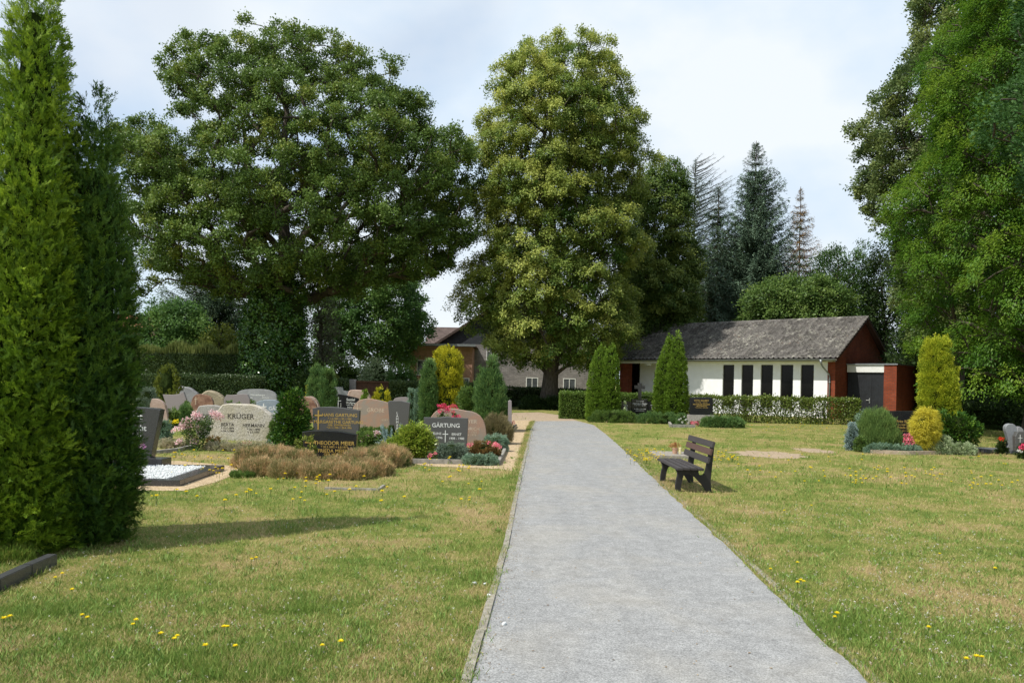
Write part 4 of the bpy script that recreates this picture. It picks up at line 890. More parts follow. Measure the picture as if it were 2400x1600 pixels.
for s, u, v, hp in (('Emma', 1467, 951, 3), ('Meyer', 1467, 956, 3), ('* 1899', 1467, 961, 2.2), ('Wilhelm', 1532, 951, 3), ('Meyer', 1532, 956, 3), ('* 1895', 1532, 961, 2.2)):
    p = at(u, v, z_); tb.append((s, p.x-oo.x, p.z, hp/F*z_, 'CENTER'))
for q in tb: k = text_mb([q]); k.v = [(p[0], p[1] + .026, p[2]) for p in k.v]; k.build('inscription', M_WLET, t, fix=False)
z_ = 34.5
t = stone('black stone with gilded lettering on a rough grey base before the chapel hedge', [(1618, 972), (1618, 931), (1667, 931), (1671, 935), (1671, 972)], G_BLACK, z=z_, thick=.2, group=gh, tmat=M_GOLD,
          texts=[('OTTO EGGERT', 1644, 940, 3.6), ('* 21.3.1908  + 10.4.1975', 1644, 944, 2), ('MATHILDE EGGERT', 1644, 949, 3.2), ('GEB. KAMPMANN', 1644, 952.5, 2.2), ('* 14.10.1910  + 29.3.1994', 1644, 956, 2)])
oo = t.location; bx(1613, 1674, 972.5, 1000, -.1, .3, 'plinth', G_PALE2)
z_ = 23.0
t = stone('wide black stone with gilded lettering behind the feathery pine on the right', [(2062, 1040), (2062, 962), (2155, 963), (2155, 1040)], G_BLACK, z=z_, thick=.16, group='gravestones on the right', tmat=M_GOLD,
          texts=[('Fritz Brehm', 2122, 990, 6), ('* 5.4.1908 + 2.6.1971', 2122, 997, 3.4), ('Frieda Brehm', 2124, 1004, 5.5), ('* 3.1.1911 + 8.5.1994', 2124, 1011, 3.4)])
# far right stones
z_ = 21.5; gr = 'gravestones on the right'
t = stone('light grey curved stone shaped like half a heart at the right edge', [(2362, 1052), (2366, 1037), (2362, 1022), (2357, 1006), (2358, 997), (2366, 992), (2377, 993), (2384, 1001), (2385, 1018), (2384, 1052)], m_plain('light_grey_stone', (.26, .27, .28), (.2, .21, .22), 20, .5), z=z_, thick=.14, smooth=1, group=gr)
t = stone('lower light grey stone behind the curved grey stone', [(2384, 1040), (2384, 1000), (2392, 999), (2401, 1008), (2403, 1040)], G_GREY, z=22.0, thick=.14, smooth=1, group=gr)
t = stone('brown black stone with a thin cross and white knob at the right edge', [(2381, 1056), (2380, 1022), (2385, 1012), (2425, 1010), (2430, 1056)], G_DGREY, z=21.0, thick=.14, group=gr, crosses=[(2391, 1018, 1048, 1026, 5, 1)])
g = gnd(2350, 1062); o = tag(MB().box(-.5, 1.0, 0, .8, 0, .10).build('grave_slab', m_plain('grey_slab', (.16, .17, .18), (.12, .12, .13), 20, .4), bevel=.01), 'flat grey grave slab below the curved stone at the right edge', 'grave slab'); o.location = g
# small white bird ornament on the slab
M_PORC = m_plain('white_porcelain', (.8, .8, .78), None, 5, .3)
g2 = Vector(g) + Vector((-.02, .1, .1)); bd = MB(); bd.tube([(-.10, 0, .03), (-.04, 0, .045), (.01, 0, .06), (.035, 0, .095), (.05, 0, .105), (.075, 0, .10)], [.004, .028, .034, .018, .02, .004], 10)
bd = bd.build('bird_ornament', M_PORC, smooth=True); bd.location = g2; tag(bd, 'small white bird ornament on the grey slab', 'ornament')
# ------------------------------------------------------------ leaf colours
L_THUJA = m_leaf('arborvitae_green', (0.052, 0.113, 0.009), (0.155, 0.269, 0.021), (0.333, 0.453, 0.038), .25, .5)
L_THUJD = m_leaf('arborvitae_dark', (0.020, 0.062, 0.011), (0.055, 0.123, 0.017), (0.136, 0.233, 0.028), .2, .5)
L_SLIM = m_leaf('slim_thuja_green', (0.086, 0.165, 0.020), (0.190, 0.314, 0.033), (0.304, 0.429, 0.058), .25, .6)
L_OAK = m_leaf('oak_leaves', (0.082, 0.143, 0.030), (0.136, 0.216, 0.041), (0.254, 0.288, 0.052), .3, .45)
L_LIME = m_leaf('linden_leaves', (0.068, 0.143, 0.020), (0.254, 0.319, 0.063), (0.538, 0.553, 0.135), .35, .5)
L_LIMED = m_leaf('linden_leaves_green', (0.047, 0.109, 0.020), (0.120, 0.185, 0.036), (0.293, 0.339, 0.071), .35, .5)
L_LIMEG = m_leaf('linden_leaves_grey', (0.059, 0.107, 0.035), (0.129, 0.186, 0.059), (0.281, 0.329, 0.105), .3, .5)
L_ROB = m_leaf('robinia_leaves', (0.042, 0.114, 0.011), (0.097, 0.206, 0.018), (0.209, 0.310, 0.032), .4, .5)
L_WHITEB = m_leaf('grey_green_leaves', (0.029, 0.084, 0.019), (0.058, 0.131, 0.034), (0.127, 0.243, 0.076), .3, .5, .2)
L_IVY = m_leaf('ivy_leaves', (0.024, 0.072, 0.014), (0.060, 0.144, 0.024), (0.144, 0.240, 0.036), .2, .3, .5)
L_SPR = m_leaf('blue_spruce_needles', (0.053, 0.090, 0.055), (0.105, 0.164, 0.103), (0.192, 0.286, 0.183), .1, .6)
L_SPRD = m_leaf('dark_fir_needles', (0.030, 0.058, 0.029), (0.059, 0.105, 0.050), (0.110, 0.157, 0.072), .1, .6)
L_CED = m_leaf('silver_cedar_needles', (0.187, 0.242, 0.218), (0.296, 0.367, 0.343), (0.468, 0.546, 0.515), .1, .6)
L_BRN = m_leaf('browned_needles', (0.195, 0.105, 0.053), (0.255, 0.165, 0.060), (0.165, 0.180, 0.075), .1, .7)
L_YEW = m_leaf('yew_needles', (0.025, 0.063, 0.017), (0.056, 0.119, 0.025), (0.112, 0.196, 0.042), .15, .5)
L_SHR = m_leaf('shrub_leaves', (0.054, 0.108, 0.024), (0.120, 0.204, 0.042), (0.216, 0.300, 0.072), .35, .5)
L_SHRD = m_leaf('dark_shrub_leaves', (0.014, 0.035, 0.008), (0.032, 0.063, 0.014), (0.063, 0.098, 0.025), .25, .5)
L_SHRG = m_leaf('grey_shrub_leaves', (.08, .09, .06), (.13, .14, .09), (.2, .2, .13), .25, .6)
L_YEL = m_leaf('yellow_green_leaves', (.10, .14, .02), (.20, .24, .04), (.3, .33, .07), .4, .5)
L_WAL = m_leaf('bright_green_leaves', (0.054, 0.120, 0.036), (0.102, 0.204, 0.048), (0.192, 0.300, 0.072), .4, .5)
L_GOLD = m_leaf('golden_yew_needles', (0.208, 0.221, 0.016), (0.468, 0.455, 0.026), (0.806, 0.715, 0.052), .3, .5)
L_GOLDG = m_leaf('green_gold_needles', (0.150, 0.221, 0.018), (0.360, 0.425, 0.030), (0.720, 0.709, 0.060), .3, .5)
L_THREAD = m_leaf('golden_thread_foliage', (.42, .38, .03), (.62, .54, .05), (.75, .66, .10), .3, .5)
L_BLUJ = m_leaf('blue_juniper_needles', (0.099, 0.180, 0.114), (0.182, 0.285, 0.185), (0.330, 0.450, 0.314), .15, .6)
L_GRJ = m_leaf('green_juniper_needles', (0.056, 0.126, 0.042), (0.113, 0.210, 0.056), (0.209, 0.308, 0.084), .2, .6)
L_GGJ = m_leaf('grey_green_needles', (.09, .13, .09), (.15, .20, .14), (.25, .31, .22), .15, .6)
L_HINO = m_leaf('hinoki_foliage', (0.019, 0.064, 0.010), (0.048, 0.128, 0.016), (0.192, 0.304, 0.032), .15, .5)
L_HEAT = m_leaf('faded_heather', (.17, .20, .06), (0.483, 0.355, 0.173), (0.695, 0.474, 0.259), .25, .8)
L_HEATG = m_leaf('olive_heather', (0.150, 0.143, 0.060), (0.255, 0.210, 0.105), (0.330, 0.300, 0.135), .2, .8)
L_HEATF = m_leaf('green_heather', (.08, .15, .015), (.15, .24, .03), (.28, .28, .06), .3, .7)
L_RHO = m_leaf('rhododendron_leaves', (0.100, 0.175, 0.019), (0.250, 0.338, 0.037), (0.475, 0.500, 0.088), .3, .35, .4)
L_AZA = m_leaf('reddish_azalea_leaves', (.07, .09, .02), (.22, .13, .04), (.33, .2, .07), .25, .5)
L_SED = m_leaf('pale_sedum', (0.275, 0.300, 0.163), (0.450, 0.413, 0.250), (0.575, 0.450, 0.325), .25, .7)
L_VAR = m_leaf('variegated_leaves', (0.176, 0.264, 0.110), (0.374, 0.462, 0.242), (0.660, 0.704, 0.462), .25, .5)
L_MUG = m_leaf('feathery_pine_needles', (0.068, 0.128, 0.030), (0.135, 0.225, 0.053), (0.240, 0.330, 0.090), .2, .6)
L_HEDGE = m_leaf('hedge_leaves', (0.054, 0.120, 0.018), (0.120, 0.204, 0.030), (0.228, 0.312, 0.060), .3, .45, .35)
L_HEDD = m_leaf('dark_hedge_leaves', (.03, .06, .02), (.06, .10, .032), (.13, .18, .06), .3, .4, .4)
L_HTOP = m_leaf('hedge_new_shoots', (.13, .17, .045), (.2, .24, .06), (.27, .29, .09), .4, .6)
L_COP = m_leaf('copper_leaves', (.14, .025, .012), (.28, .06, .03), (.42, .12, .06), .4, .5)
L_ROSE = m_leaf('rose_leaves', (.04, .09, .02), (.09, .15, .035), (.20, .24, .08), .3, .4)
P_PINK = m_leaf('pale_pink_petals', (.80, .42, .46), (.86, .62, .62), (.92, .82, .78), .3, .6)
P_HOT = m_leaf('crimson_petals', (.62, .02, .10), (.80, .05, .16), (.90, .16, .28), .3, .5)
P_PINKB = m_leaf('coral_pink_petals', (.78, .12, .20), (.85, .22, .30), (.92, .40, .42), .3, .5)
P_RED = m_leaf('red_petals', (.65, .02, .01), (.80, .04, .02), (.9, .1, .04), .3, .5)
P_LILAC = m_leaf('lilac_petals', (.55, .12, .45), (.7, .3, .6), (.85, .6, .75), .3, .5)
P_YEL = m_leaf('yellow_petals', (.85, .62, .01), (.95, .78, .02), (.98, .85, .05), .3, .6)
P_WHITE = m_leaf('white_petals', (.7, .7, .62), (.82, .82, .78), (.9, .9, .86), .3, .6)
def blossoms(t, z0, u0, pts, mat, r=.05, per=34, name='blossom_cluster', y=-.1):
    o = t.location
    for q in pts:
        p = at(q[0], q[1], z0 + (q[2] if len(q) > 2 else y)); k = r * random.uniform(.75, 1.25)
        D = rnd(per); P = D * k * RNG.uniform(.35, 1, (per, 1)) * np.array([1, 1, .8]) + np.array([p.x - o.x, p.y - o.y, max(p.z, .03)])
        V, Fc, tt = cloud(P, D, 1, k * .1, (k * .5, k * .8), (k * .45, k * .7), (1, .2, .8), (.8, .3, .8), RNG.uniform(.1, .9, per), .15)
        npobj(name, V, Fc, mat, t, tt)

# ------------------------------------------------------------ foreground arborvitae
def thuja(label, u0, z0, rows, mat, n, rc, twigs, per, shoots=0):
    Rw = sorted(px_rows(rows, z0, u0)); Rw = [(max(0, a), b, c) for a, b, c in Rw]; base = at(u0, PY, z0); base.z = 0
    t = empty('arborvitae', base, 0, label, 'arborvitae', 'tall arborvitae in the left foreground')
    P, O, rho = env_points(Rw, n * 6, .95, .98, rc * .9, .9); P, O, rho = thin(P, O, rho, rc * .6, n); m = len(P)
    ph_ = np.arctan2(P[:, 1], P[:, 0]); lump = np.sin(P[:, 2] * 4.3 + 2.2 * np.sin(ph_ * 3)) * np.sin(ph_ * 5 + P[:, 2] * 1.7) + .6 * np.sin(P[:, 2] * 9 + ph_ * 7); P[:, :2] += O[:, :2] * (lump * .06)[:, None]
    tw = unit(rnd(m * twigs) + np.repeat(O, twigs, 0) * .9 + np.array([0, 0, .45])); T = np.repeat(P, twigs, 0) + tw * rc * RNG.uniform(.45, 1.0, (m * twigs, 1)); T[:, 2] = np.maximum(T[:, 2], .02)
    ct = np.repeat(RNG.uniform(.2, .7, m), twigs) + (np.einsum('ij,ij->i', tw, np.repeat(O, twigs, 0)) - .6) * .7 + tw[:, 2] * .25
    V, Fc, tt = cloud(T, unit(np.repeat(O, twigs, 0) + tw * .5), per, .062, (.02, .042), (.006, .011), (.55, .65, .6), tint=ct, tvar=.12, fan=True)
    npobj('foliage', V, Fc, mat, t, tt)
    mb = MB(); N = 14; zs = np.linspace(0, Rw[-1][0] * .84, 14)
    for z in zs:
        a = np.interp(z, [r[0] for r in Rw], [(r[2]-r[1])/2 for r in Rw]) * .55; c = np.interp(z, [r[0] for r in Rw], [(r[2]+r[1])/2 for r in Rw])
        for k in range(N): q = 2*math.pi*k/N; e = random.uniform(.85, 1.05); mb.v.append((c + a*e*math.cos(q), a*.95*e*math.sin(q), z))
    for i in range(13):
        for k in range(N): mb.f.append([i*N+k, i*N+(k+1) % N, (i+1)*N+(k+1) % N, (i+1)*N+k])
    mb.build('dark_core', M_INNER, t)  # added dark solid filling that shows as the dark gaps between sprays
    MB().tube([(0, 0, -.1), (0, 0, 1.2)], [.12, .1], 10).build('trunk', M_BARKB, t)
    return t
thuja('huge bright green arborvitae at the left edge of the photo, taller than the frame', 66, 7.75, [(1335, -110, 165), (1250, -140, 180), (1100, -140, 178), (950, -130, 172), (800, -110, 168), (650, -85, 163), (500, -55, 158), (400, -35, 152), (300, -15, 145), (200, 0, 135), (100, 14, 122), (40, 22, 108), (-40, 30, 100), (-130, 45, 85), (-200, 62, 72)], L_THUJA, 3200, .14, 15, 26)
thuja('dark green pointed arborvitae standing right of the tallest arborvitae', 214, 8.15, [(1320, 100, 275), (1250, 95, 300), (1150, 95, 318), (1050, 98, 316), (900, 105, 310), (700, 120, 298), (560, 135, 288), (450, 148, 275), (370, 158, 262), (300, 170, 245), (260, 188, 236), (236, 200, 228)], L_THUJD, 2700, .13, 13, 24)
# ground plants around them
plant('heather', 'bright green clipped heather behind the dark kerb in the lower left corner', 'heather', -220, 80, 1290, 1352, L_HEATF, 'mat', 130, .10, 8, 26, (.03, .06), (.004, .008), (.3, 1, .35), core=.8, y=7.2, depthf=.2)

# ------------------------------------------------------------ big trees
def oak_tint(P, O, rho): return np.clip(.42 + .18 * RNG.normal(size=len(P)) + .15 * (P[:, 2] > 16) * 0, 0, 1)
tree('oak_tree', 'huge spreading dark green oak behind the left burial ground', 'oak', 645, 49,
     [(28, 575, 625), (50, 530, 720), (80, 455, 835), (110, 440, 850), (145, 385, 925), (200, 345, 950), (240, 300, 985), (275, 272, 1060), (320, 250, 1120), (380, 245, 1150), (450, 255, 1155), (540, 262, 1140), (590, 275, 1100), (630, 290, 1040), (660, 400, 900), (695, 520, 780)],
     L_OAK, 1000, .75, .70, 12, 34, (.10, .18), (.075, .13), .85, (.7, .05, .8), (1.0, .5, .5), .7, .58, oak_tint, spread=.2, envn=.11, rb=3.1, bpc=9, flat=.6, dome=.4,
     extra=[(325, 655, 0), (330, 690, .5), (345, 615, 1), (318, 600, -1), (1000, 640, 0), (985, 615, 1), (1050, 590, -1), (890, 600, -2), (350, 660, 1), (1075, 560, 0), (840, 655, -1), (880, 640, 1), (930, 630, -1), (800, 665, 0), (300, 640, 0), (315, 600, 2), (310, 665, -1), (960, 650, 1), (1040, 620, 0)])
p, Rr, z0 = plant('ivy', 'dense dark ivy covering the thick trunk of the oak', 'ivy', 560, 722, 640, 965, L_IVY, n=330, rc=.5, twigs=8, per=13, Lr=(.10, .2), Wr=(.09, .15), wd=(.5, -.4, .7), wn=(1, .3, .6), core=.8, y=48.0,
      rows=[(965, 575, 715), (880, 560, 722), (820, 570, 718), (760, 565, 715), (700, 585, 712), (640, 600, 690), (590, 612, 670)], depthf=.9)
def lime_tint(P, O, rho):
    return np.clip(.22 + .55 * np.clip(rho - .3, 0, .7) + .16 * RNG.normal(size=len(P)) + .12 * (P[:, 0] < 0), 0, 1)  # yellower outward for blossom; left half also lightened as the sunny side
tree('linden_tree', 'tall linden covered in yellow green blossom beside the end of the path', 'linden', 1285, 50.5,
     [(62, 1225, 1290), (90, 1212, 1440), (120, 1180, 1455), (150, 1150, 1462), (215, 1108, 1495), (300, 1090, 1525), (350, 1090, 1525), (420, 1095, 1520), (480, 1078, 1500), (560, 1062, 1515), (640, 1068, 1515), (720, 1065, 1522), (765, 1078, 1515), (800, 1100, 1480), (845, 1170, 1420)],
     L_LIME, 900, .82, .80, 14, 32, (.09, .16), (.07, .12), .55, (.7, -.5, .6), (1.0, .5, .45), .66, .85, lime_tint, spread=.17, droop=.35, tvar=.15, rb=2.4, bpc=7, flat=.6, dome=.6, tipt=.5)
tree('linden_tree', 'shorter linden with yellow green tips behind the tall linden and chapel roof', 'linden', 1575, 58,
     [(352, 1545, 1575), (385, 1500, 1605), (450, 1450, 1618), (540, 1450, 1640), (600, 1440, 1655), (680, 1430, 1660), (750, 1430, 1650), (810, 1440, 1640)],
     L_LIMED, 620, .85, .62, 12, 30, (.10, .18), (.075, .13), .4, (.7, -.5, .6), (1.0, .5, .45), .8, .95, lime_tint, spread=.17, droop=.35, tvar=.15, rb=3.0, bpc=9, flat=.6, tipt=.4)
plant('copper_shrub', 'copper red leaved shrub glowing behind the chapel roof', 'shrub', 1490, 1640, 690, 940, L_COP, 'mound', 130, .7, 8, 14, (.12, .22), (.08, .14), core=.5, y=60)
spruce('cedar_tree', 'airy silvery blue cedar with bare looking upswept branches', 'cedar', 1620, 66, [(372, 1632, 1648), (420, 1595, 1690), (470, 1592, 1705), (540, 1590, 1712), (600, 1590, 1712), (700, 1580, 1700)], L_CED, 210, (.12, .24), (.03, .05), .1, .5, 7, .40, whorl=.12, bark=M_BARK, trunk=.2, droopb=-.2)
spruce('spruce_tree', 'slim dark spruce between the silvery cedar and the big blue spruce', 'spruce', 1676, 64, [(436, 1673, 1679), (480, 1655, 1700), (560, 1640, 1712), (660, 1625, 1730), (780, 1620, 1735)], L_SPRD, 220, (.12, .22), (.04, .06), .7, .15, 10, .32, trunk=.2)
spruce('spruce_tree', 'big blue grey spruce with drooping branches behind the chapel', 'spruce', 1762, 62, [(330, 1758, 1766), (365, 1742, 1780), (400, 1735, 1800), (450, 1725, 1822), (500, 1718, 1830), (560, 1680, 1850), (620, 1655, 1868), (700, 1650, 1880), (790, 1640, 1870)], L_SPR, 420, (.12, .24), (.04, .075), .9, .30, 11, .30, trunk=.3)
spruce('spruce_tree', 'thin sickly spruce with browned needles right of the blue spruce', 'spruce', 1868, 68, [(437, 1866, 1870), (480, 1855, 1882), (520, 1848, 1892), (570, 1838, 1905), (620, 1822, 1925), (680, 1820, 1920), (790, 1825, 1915)], L_BRN, 190, (.12, .24), (.03, .06), 1.1, .15, 8, .36, trunk=.15, bare=.1)
tree('yew_tree', 'dark green upright yew behind the right end of the chapel roof', 'yew', 1965, 60, [(566, 1950, 1990), (585, 1915, 2030), (620, 1895, 2040), (680, 1885, 2050), (750, 1880, 2060), (830, 1890, 2060)], L_YEW, 200, .8, .6, 8, 22, (.12, .26), (.04, .08), .3, (.8, .6, .5), (.6, .4, .8), .8, .8, spread=.25)
tree('dark_tree', 'dark tree filling the space behind the blue spruce and slim spruce', 'tree', 1700, 72, [(560, 1670, 1730), (610, 1620, 1790), (680, 1600, 1860), (800, 1600, 1880)], L_SPRD, 170, 1.1, .9, 8, 26, (.16, .28), (.08, .13), .3, shell=.7, spread=.28)
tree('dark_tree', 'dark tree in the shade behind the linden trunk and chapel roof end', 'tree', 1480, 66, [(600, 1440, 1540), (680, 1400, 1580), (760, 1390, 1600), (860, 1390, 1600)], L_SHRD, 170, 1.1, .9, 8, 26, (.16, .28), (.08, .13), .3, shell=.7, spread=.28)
tree('maple_tree', 'low bright green maple just behind the chapel ridge', 'maple', 1860, 57, [(642, 1850, 1900), (665, 1790, 1955), (695, 1735, 1985), (740, 1725, 2000), (800, 1740, 2000)], L_SHR, 220, .8, .6, 8, 26, (.12, .22), (.09, .15), .25, (.7, -.1, .7), (1, .6, .5), .8, .8, spread=.25, rb=1.6, bpc=7)
tree('ash_tree', 'grey green loose tree behind the right gable of the chapel', 'tree', 2075, 58, [(540, 2045, 2075), (600, 2020, 2120), (680, 2015, 2150), (780, 2020, 2170), (880, 2050, 2200)], L_SHRD, 240, .95, .7, 8, 26, (.14, .26), (.08, .13), .3, (.7, -.1, .7), (.4, .8, .7), .8, .8, spread=.26)
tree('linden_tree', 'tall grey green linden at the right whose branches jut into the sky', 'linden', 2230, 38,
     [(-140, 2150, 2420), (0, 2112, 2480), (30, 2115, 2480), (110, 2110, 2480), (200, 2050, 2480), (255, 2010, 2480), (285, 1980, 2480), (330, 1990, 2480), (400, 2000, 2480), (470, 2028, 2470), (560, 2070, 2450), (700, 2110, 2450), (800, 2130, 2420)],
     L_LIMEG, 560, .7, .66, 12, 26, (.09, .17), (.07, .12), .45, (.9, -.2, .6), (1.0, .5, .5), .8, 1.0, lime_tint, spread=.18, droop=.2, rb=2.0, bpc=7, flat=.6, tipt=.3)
tree('robinia_tree', 'massive bright green robinia with drooping feathery foliage at the right edge', 'robinia', 2440, 29,
     [(-300, 2250, 2650), (-100, 2215, 2750), (20, 2200, 2800), (80, 2170, 2850), (180, 2160, 2860), (280, 2150, 2860), (370, 2120, 2860), (430, 2100, 2850), (520, 2100, 2850), (620, 2098, 2850), (720, 2105, 2840), (780, 2125, 2820), (835, 2160, 2780)],
     L_ROB, 900, .72, .66, 14, 32, (.08, .15), (.032, .06), .5, (.8, -.6, .5), (1.0, .6, .4), .78, 1.0, None, spread=.16, droop=.95, tvar=.14, flat=.55, rb=1.9, bpc=7, dome=.7, tipt=.7,
     extra=[(2165, 868, -1), (2205, 880, -2), (2290, 890, -1.5), (2330, 900, -2), (2250, 870, -3)])
tree('whitebeam_tree', 'grey green leaved branch reaching in from a tree beyond the right edge', 'tree', 2640, 20,  # crown beyond the frame edge enlarged to shade the robinia
     [(-420, 2520, 2900), (-250, 2440, 3000), (-60, 2380, 3050), (60, 2400, 3050), (160, 2350, 3050), (250, 2335, 3050), (340, 2350, 3050), (420, 2390, 3000), (470, 2430, 2950)],
     L_WHITEB, 480, .46, .46, 10, 14, (.09, .15), (.04, .07), .3, (.9, .1, .6), (.8, .6, .6), .8, .9, None, spread=.22, droop=.2)
tree('oak_tree', 'tall dark tree added hidden behind the robinia to shade the shrubs', 'tree', 2420, 43,  # unseen tree added to cast shade on the shrubs below the robinia
     [(-100, 2250, 2650), (100, 2190, 2750), (300, 2160, 2790), (500, 2140, 2790), (650, 2130, 2790), (780, 2140, 2790), (850, 2170, 2780)],
     L_SHRD, 300, 1.5, 1.2, 8, 22, (.2, .34), (.15, .24), .4, (.7, .05, .8), (.4, .9, .8), .5, 1.0, None, spread=.3)
# shade trees and shrubs closing the view below the robinia
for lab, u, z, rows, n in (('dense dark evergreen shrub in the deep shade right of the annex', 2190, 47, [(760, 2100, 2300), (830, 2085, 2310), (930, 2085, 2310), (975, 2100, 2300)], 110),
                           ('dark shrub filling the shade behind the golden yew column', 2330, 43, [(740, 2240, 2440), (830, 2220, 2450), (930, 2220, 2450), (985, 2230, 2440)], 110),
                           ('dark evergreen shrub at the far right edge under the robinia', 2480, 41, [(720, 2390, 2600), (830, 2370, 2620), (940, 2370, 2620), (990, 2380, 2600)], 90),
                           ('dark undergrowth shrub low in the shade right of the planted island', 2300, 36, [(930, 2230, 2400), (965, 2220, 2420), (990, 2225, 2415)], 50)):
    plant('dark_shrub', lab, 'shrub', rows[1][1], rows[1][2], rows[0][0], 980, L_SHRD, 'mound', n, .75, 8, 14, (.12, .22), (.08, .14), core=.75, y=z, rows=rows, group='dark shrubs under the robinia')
# left background
spruce('fir_tree', 'broad dark blue green fir behind the hedges left of the oak', 'fir', 500, 66, [(560, 490, 510), (610, 440, 560), (660, 405, 600), (720, 385, 640), (800, 370, 660), (870, 370, 660)], L_SPRD, 210, (.16, .3), (.05, .09), .6, .2, 10, .42, trunk=.3)
for nm, lab, cat, u, z, rows, mt_, n, lr in (
    ('shrub_tree', 'rounded bright green tree in front of the red roof at the left', 'tree', 400, 60, [(688, 365, 420), (720, 345, 470), (770, 320, 500), (830, 310, 520)], L_WAL, 120, .24),
    ('shrub_tree', 'yellow green shrub above the hedge between the fir and oak', 'shrub', 515, 52, [(752, 505, 530), (775, 480, 548), (800, 470, 560), (850, 465, 565)], L_YEL, 60, .2),
    ('walnut_tree', 'bright green rounded tree right of the ivy covered trunk', 'tree', 880, 67, [(618, 870, 950), (650, 740, 985), (700, 725, 1000), (750, 722, 1008), (800, 730, 1010), (850, 740, 990)], L_WAL, 260, .26),
    ('olive_shrub', 'tall olive grey shrub between the ivy trunk and bright green tree', 'shrub', 750, 54, [(665, 735, 765), (700, 715, 790), (780, 712, 800), (860, 715, 800)], L_SHRG, 110, .16),
    ('dark_tree', 'dark tree behind the brick extension with the flat roof', 'tree', 935, 78, [(740, 915, 960), (780, 900, 985), (860, 895, 985)], L_SHRD, 80, .24)):
    tree(nm, lab, cat, u, z, rows, mt_, n, .8, .6, 8, 28, (lr * .6, lr), (lr * .4, lr * .65), .2, (.7, 0, .7), (1, .5, .5), .8, .8, spread=.26, rb=1.7, bpc=6)
for lab, u0, u1, vt, vb, mt_, z in (('light green bush behind the junipers left of the road sign', 690, 765, 832, 905, L_SHR, 52), ('dense green bush right below the bright green tree', 770, 850, 842, 900, L_SHR, 54),
    ('grey green rounded bush right of the road sign', 840, 925, 836, 900, L_VAR, 51), ('fresh green bush in front of the pink brick wall', 905, 975, 856, 905, L_WAL, 50), ('small dark bush at the foot of the ivy trunk', 700, 735, 868, 930, L_SHRD, 46),
    ('green bush left of the road sign below the olive shrub', 735, 800, 872, 915, L_YEL, 50)):
    plant('bush', lab, 'bush', u0, u1, vt, vb, mt_, 'mound', 70, .5, 8, 12, (.12, .2), (.07, .12), y=z, group='bushes along the back of the cemetery')
zl = lambda u, z: at(u, hor(u), z)
h_at = lambda u, v, z: at(u, v, z).z
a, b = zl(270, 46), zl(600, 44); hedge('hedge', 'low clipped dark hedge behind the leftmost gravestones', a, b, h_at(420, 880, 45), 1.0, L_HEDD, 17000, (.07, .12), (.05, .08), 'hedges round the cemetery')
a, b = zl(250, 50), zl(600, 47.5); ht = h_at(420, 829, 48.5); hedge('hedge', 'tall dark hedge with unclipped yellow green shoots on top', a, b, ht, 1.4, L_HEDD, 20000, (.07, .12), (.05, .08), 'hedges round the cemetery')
nn = 9000; d = b - a; tq = RNG.uniform(0, 1, nn); P = np.stack([a.x + d.x * tq, a.y + d.y * tq + RNG.uniform(.0, 1.4, nn), np.full(nn, ht - .05) + RNG.uniform(0, .15, nn)], 1)
hx = .55 + .35 * np.sin(tq * 23) * np.sin(tq * 9 + 1)
V, Fc = quads(P, unit(np.stack([RNG.normal(0, .14, nn), RNG.normal(0, .14, nn), np.ones(nn)], 1)), unit(np.stack([RNG.normal(size=nn), RNG.normal(size=nn), np.zeros(nn)], 1)), RNG.uniform(.4, 1.2, nn) * hx, RNG.uniform(.04, .08, nn))
hp = [o for o in C.objects if o.get('label', '').startswith('tall dark hedge with')][0]
Vm = np.array(hp.location); rz = hp.rotation_euler.z; V = V - Vm; cc, ss = math.cos(-rz), math.sin(-rz); V = np.stack([V[:, 0]*cc - V[:, 1]*ss, V[:, 0]*ss + V[:, 1]*cc, V[:, 2]], 1)
npobj('new_shoots', V, Fc, L_HTOP, hp, RNG.uniform(0, 1, nn))
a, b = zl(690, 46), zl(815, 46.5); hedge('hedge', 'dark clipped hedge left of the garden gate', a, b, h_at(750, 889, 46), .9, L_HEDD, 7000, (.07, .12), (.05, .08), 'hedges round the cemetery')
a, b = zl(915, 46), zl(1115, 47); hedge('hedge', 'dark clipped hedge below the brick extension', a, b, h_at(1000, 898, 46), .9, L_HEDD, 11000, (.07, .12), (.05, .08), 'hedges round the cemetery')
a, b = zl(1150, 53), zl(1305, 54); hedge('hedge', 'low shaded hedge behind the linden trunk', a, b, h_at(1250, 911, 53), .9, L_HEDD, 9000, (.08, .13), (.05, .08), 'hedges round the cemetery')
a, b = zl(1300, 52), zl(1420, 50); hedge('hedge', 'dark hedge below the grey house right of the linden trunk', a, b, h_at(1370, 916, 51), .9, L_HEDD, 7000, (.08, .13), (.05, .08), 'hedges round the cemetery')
gl, gr_ = gnd(1311, 981), gnd(2017, 996)
gl.z = 0; mid_ = gl.lerp(gr_, .40)
hedge('hedge', 'neat fresh green hedge before the chapel entrance', gl, mid_, 1.25, .8, L_HEDGE, 26000, (.035, .07), (.03, .045), 'hedges round the cemetery', top_fuzz=.02)
L_HED2 = m_leaf('loose_hedge_leaves', (.07, .115, .02), (.15, .21, .035), (.26, .30, .07), .35, .4, .4)
h_ = hedge('hedge', 'looser olive green hedge with gaps showing the white chapel wall', mid_ + Vector((.03, 0, 0)), gr_, 1.16, .8, L_HED2, 17000, (.06, .11), (.05, .08), 'hedges round the cemetery', gaps=.11, core=None)
rnd_br = MB()
for i in range(150):
    x = random.uniform(.1, (gr_ - mid_).length - .1); y = random.uniform(.2, .6); rnd_br.tube([(x, y, 0), (x + random.uniform(-.1, .1), y, .5), (x + random.uniform(-.25, .25), y + random.uniform(-.2, .2), 1.1)], [.014, .01, .004], 4, cap=False)
rnd_br.build('branches', M_BARKB, h_, fix=False)

